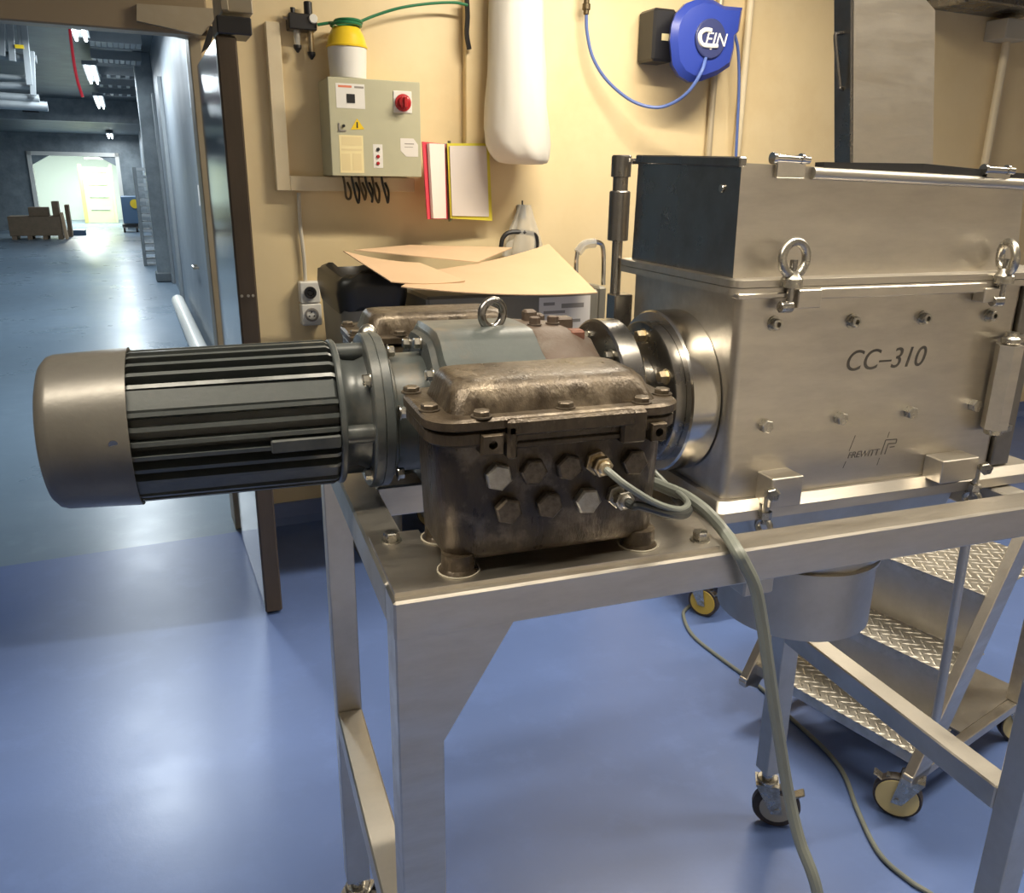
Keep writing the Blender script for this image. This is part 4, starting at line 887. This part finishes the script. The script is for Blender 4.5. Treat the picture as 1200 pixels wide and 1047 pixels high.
for i, p in enumerate(cl):
    tube_lamp(p.x, p.y, 3.2, (1.5, 2.4, 3.0)[i], ('double tube lamp on the corridor ceiling beside the red hose', 'double tube lamp on the corridor ceiling beyond the red hose', 'double tube lamp on the corridor ceiling just before the header beam')[i], 90, COOL, LAMPE)
p = W(129, 160, z=2.85); tube_lamp(p.x, p.y, 2.85, 2.6, 'double tube lamp under the low ceiling beyond the header beam', 80, COOL, LAMPE)
p = W(92, 36, z=3.2); tube_lamp(p.x+.02, 2.6, 3.2, 1.5, 'double tube lamp on the corridor ceiling close behind the lintel', 80, COOL, LAMPE, lname='corridor_lamp_above_lintel_offscreen')
tube_lamp((oL+oR)/2, 31, 3.1, 2.4, 'double tube lamp in the bright room beyond the corridor', 420, (.95, 1, .92), LAMPE, lname='far_room_tube_light')
for (x, y, z), pw, wh in ROOM_LAMPS:
    tube_lamp(x, y, z, 1.5, 'long double tube lamp on the room ceiling '+wh, pw, WARM, LAMPW, True, True, TAB, 'ceiling_lamp_'+wh.replace(' ', '_')+'_offscreen')
# hanging red hose
MB().tube([W(u, v, yr=5.0) for (u, v) in ((80, -5), (81, 22), (83, 45), (87, 75), (91, 95), (97, 114))], .013, 8, 6).thing('red_hose', REDH, 'red hose hanging down below the corridor ceiling', 'hose', W(85, 60, yr=5), ROOM)
# transverse trays
for i, (v0, v1) in enumerate(((30, 50), (56, 70), (78, 88), (93, 100), (104, 110))):
    p = W(135, v1, z=3.28); xl = W(104+i*3, v1, yr=p.y).x; xr_ = W(166, v1, yr=p.y).x
    t = thing('ceiling_tray', ('first', 'second', 'third', 'fourth', 'fifth')[i]+' galvanised cable tray across the corridor, counted from the door lintel', 'cable tray', (xl, p.y, 3.28), ROOM, 'cable trays across the corridor')
    MB().box(xl, xr_, p.y, p.y+.03, 3.28, 3.40).part('side_rail', TRAYM, t); MB().box(xl, xr_, p.y+.57, p.y+.6, 3.28, 3.40).part('side_rail', TRAYM, t)
    for k in range(9 if i < 2 else 5):
        x = xl+(xr_-xl)*(k+.5)/(9 if i < 2 else 5); MB().box(x-.03, x+.03, p.y+.03, p.y+.57, 3.29, 3.32).part('rung', TRAYM, t)
# hanging pipe rack on the left
yk = 8.0
hg = thing('hanging_pipe_rack', 'hanging steel pipe rack with uprights and cross tubes on the corridor ceiling', 'pipe rack', (W(25, 100, yr=yk).x, yk, 2.6), ROOM)
for (u0, v0, u1, v1, r_) in ((7, 10, 15, 72, .035), (17, 10, 26, 58, .03), (1, 10, 3, 66, .03), (27, 62, 35, 100, .035), (37, 100, 39, 112, .03)):
    MB().bar(W(u0, v0-40, yr=yk), W(u1, v1, yr=yk), r_*2, r_*2, .004).part('upright', TRAYM, hg)
for (u0, v0, u1, v1, r_) in ((-20, 62, 43, 70, .05), (-20, 100, 38, 101, .04), (-20, 112, 46, 116, .05), (-20, 121, 56, 125, .055), (-20, 88, 30, 92, .03)):
    MB().cyl(W(u0, v0, yr=yk+.1), W(u1, v1, yr=yk+.1), r_, 12).part('cross_tube', TRAYM, hg)
q = MB(); wb(q, 17, 52, 28, 57, yk-.06, .04, 0); q.part('yellow_tag', YELLOW, hg)
# cartons, container, far door
def far_box(q, u0, v0, u1, v1, yr, dep, b=.02): return wb(q, u0, v0, u1, v1, yr, dep, b)
yx = W(40, 281, z=0).y
c0 = thing('carton_crate', 'long brown carton crate on the corridor floor', 'carton', (W(40, 281, yr=yx).x, yx+.4, 0), ROOM)
q = MB(); a = W(8, 254, yr=yx); b = W(74, 281, yr=yx); q.box(a.x, b.x, yx, yx+.9, .1, a.z, .01); q.part('body', CARDD, c0)
for k in range(4): x = a.x+(b.x-a.x)*(k+.1)/3.4; MB().box(x, x+.12, yx+.02, yx+.88, 0, .1).part('foot', CARDD, c0)
MB().bar((b.x+.10, yx+.2, .0), (b.x+.04, yx+.2, a.z+.1), .06, .5, .005, up=(0, 1, 0)).part('flap', CARD, c0)
for (u0, v0, u1, v1, lb_) in ((33, 243, 58, 255, 'low brown carton lying on the long crate'), (60, 236, 70.5, 255, 'tilted brown carton standing on the long crate'), (73, 241, 82, 268, 'upright brown carton behind the end of the crate')):
    q = MB(); aa = W(u0, v0, yr=yx+.3); bb_ = W(u1, v1, yr=yx+.3); z0 = a.z+.002 if u0 < 70 else .0
    y0_ = yx+.15 if u0 < 70 else yx+1.0
    q.box(aa.x, bb_.x, y0_, y0_+.55, z0, aa.z, .01); q.thing('carton', CARDD, lb_, 'carton', ((aa.x+bb_.x)/2, yx+.4, z0), ROOM)
y2 = min(25.6, W(152, 268, z=0).y)
bc = thing('wheeled_container', 'dark blue wheeled container with a yellow disc in the corridor', 'container', (W(153, 268, yr=y2).x, y2+.4, 0), ROOM)
q = MB(); far_box(q, 141, 230, 164, 262, y2, .8); q.part('body', BLUEC, bc)
p = W(158, 239, yr=y2-.01); MB().cyl((p.x, y2, p.z), (p.x, y2-.02, p.z), .14, 16).part('disc', YELLOW, bc)
a = W(141, 262, yr=y2); b = W(164, 262, yr=y2)
for x in (a.x+.1, b.x-.1):
    for y in (y2+.1, y2+.7): MB().cyl((x-.03, y, .1), (x+.03, y, .1), .1, 14).part('wheel', TYRE, bc)
MB().box(a.x+.05, b.x-.05, y2+.05, y2+.75, .15, .24).part('chassis', BLACKP, bc)
y3 = W(90, 276, z=0).y
q = MB(); far_box(q, 78, 270, 101, 277.5, y3, .5); q.thing('low_pallet', BLUEC, 'low blue pallet box on the floor beside the cartons', 'pallet', (W(90, 277, yr=y3).x, y3, 0), ROOM)
fd = thing('strip_door', 'pale yellow framed door with shelf lines in the far bright room', 'door', (W(117, 266, yr=32).x, 32, 0), ROOM)
a = W(95, 196, yr=32); b = W(136, 262, yr=32); MB().box(a.x, b.x, 32, 32.08, 0, a.z, .01).part('panel', FARD, fd)
MB().box(a.x-.12, a.x, 31.95, 32.1, 0, a.z+.1, .01).part('frame', mat('far_yellow_frame', (.62, .60, .2), 0, .5), fd); MB().box(b.x, b.x+.1, 31.95, 32.1, 0, a.z+.1, .01).part('frame', FARD, fd)
for i in range(5): z = .5+i*.45; MB().box(a.x+.15, b.x-.15, 31.97, 32, z, z+.06).part('rail', FARW, fd)
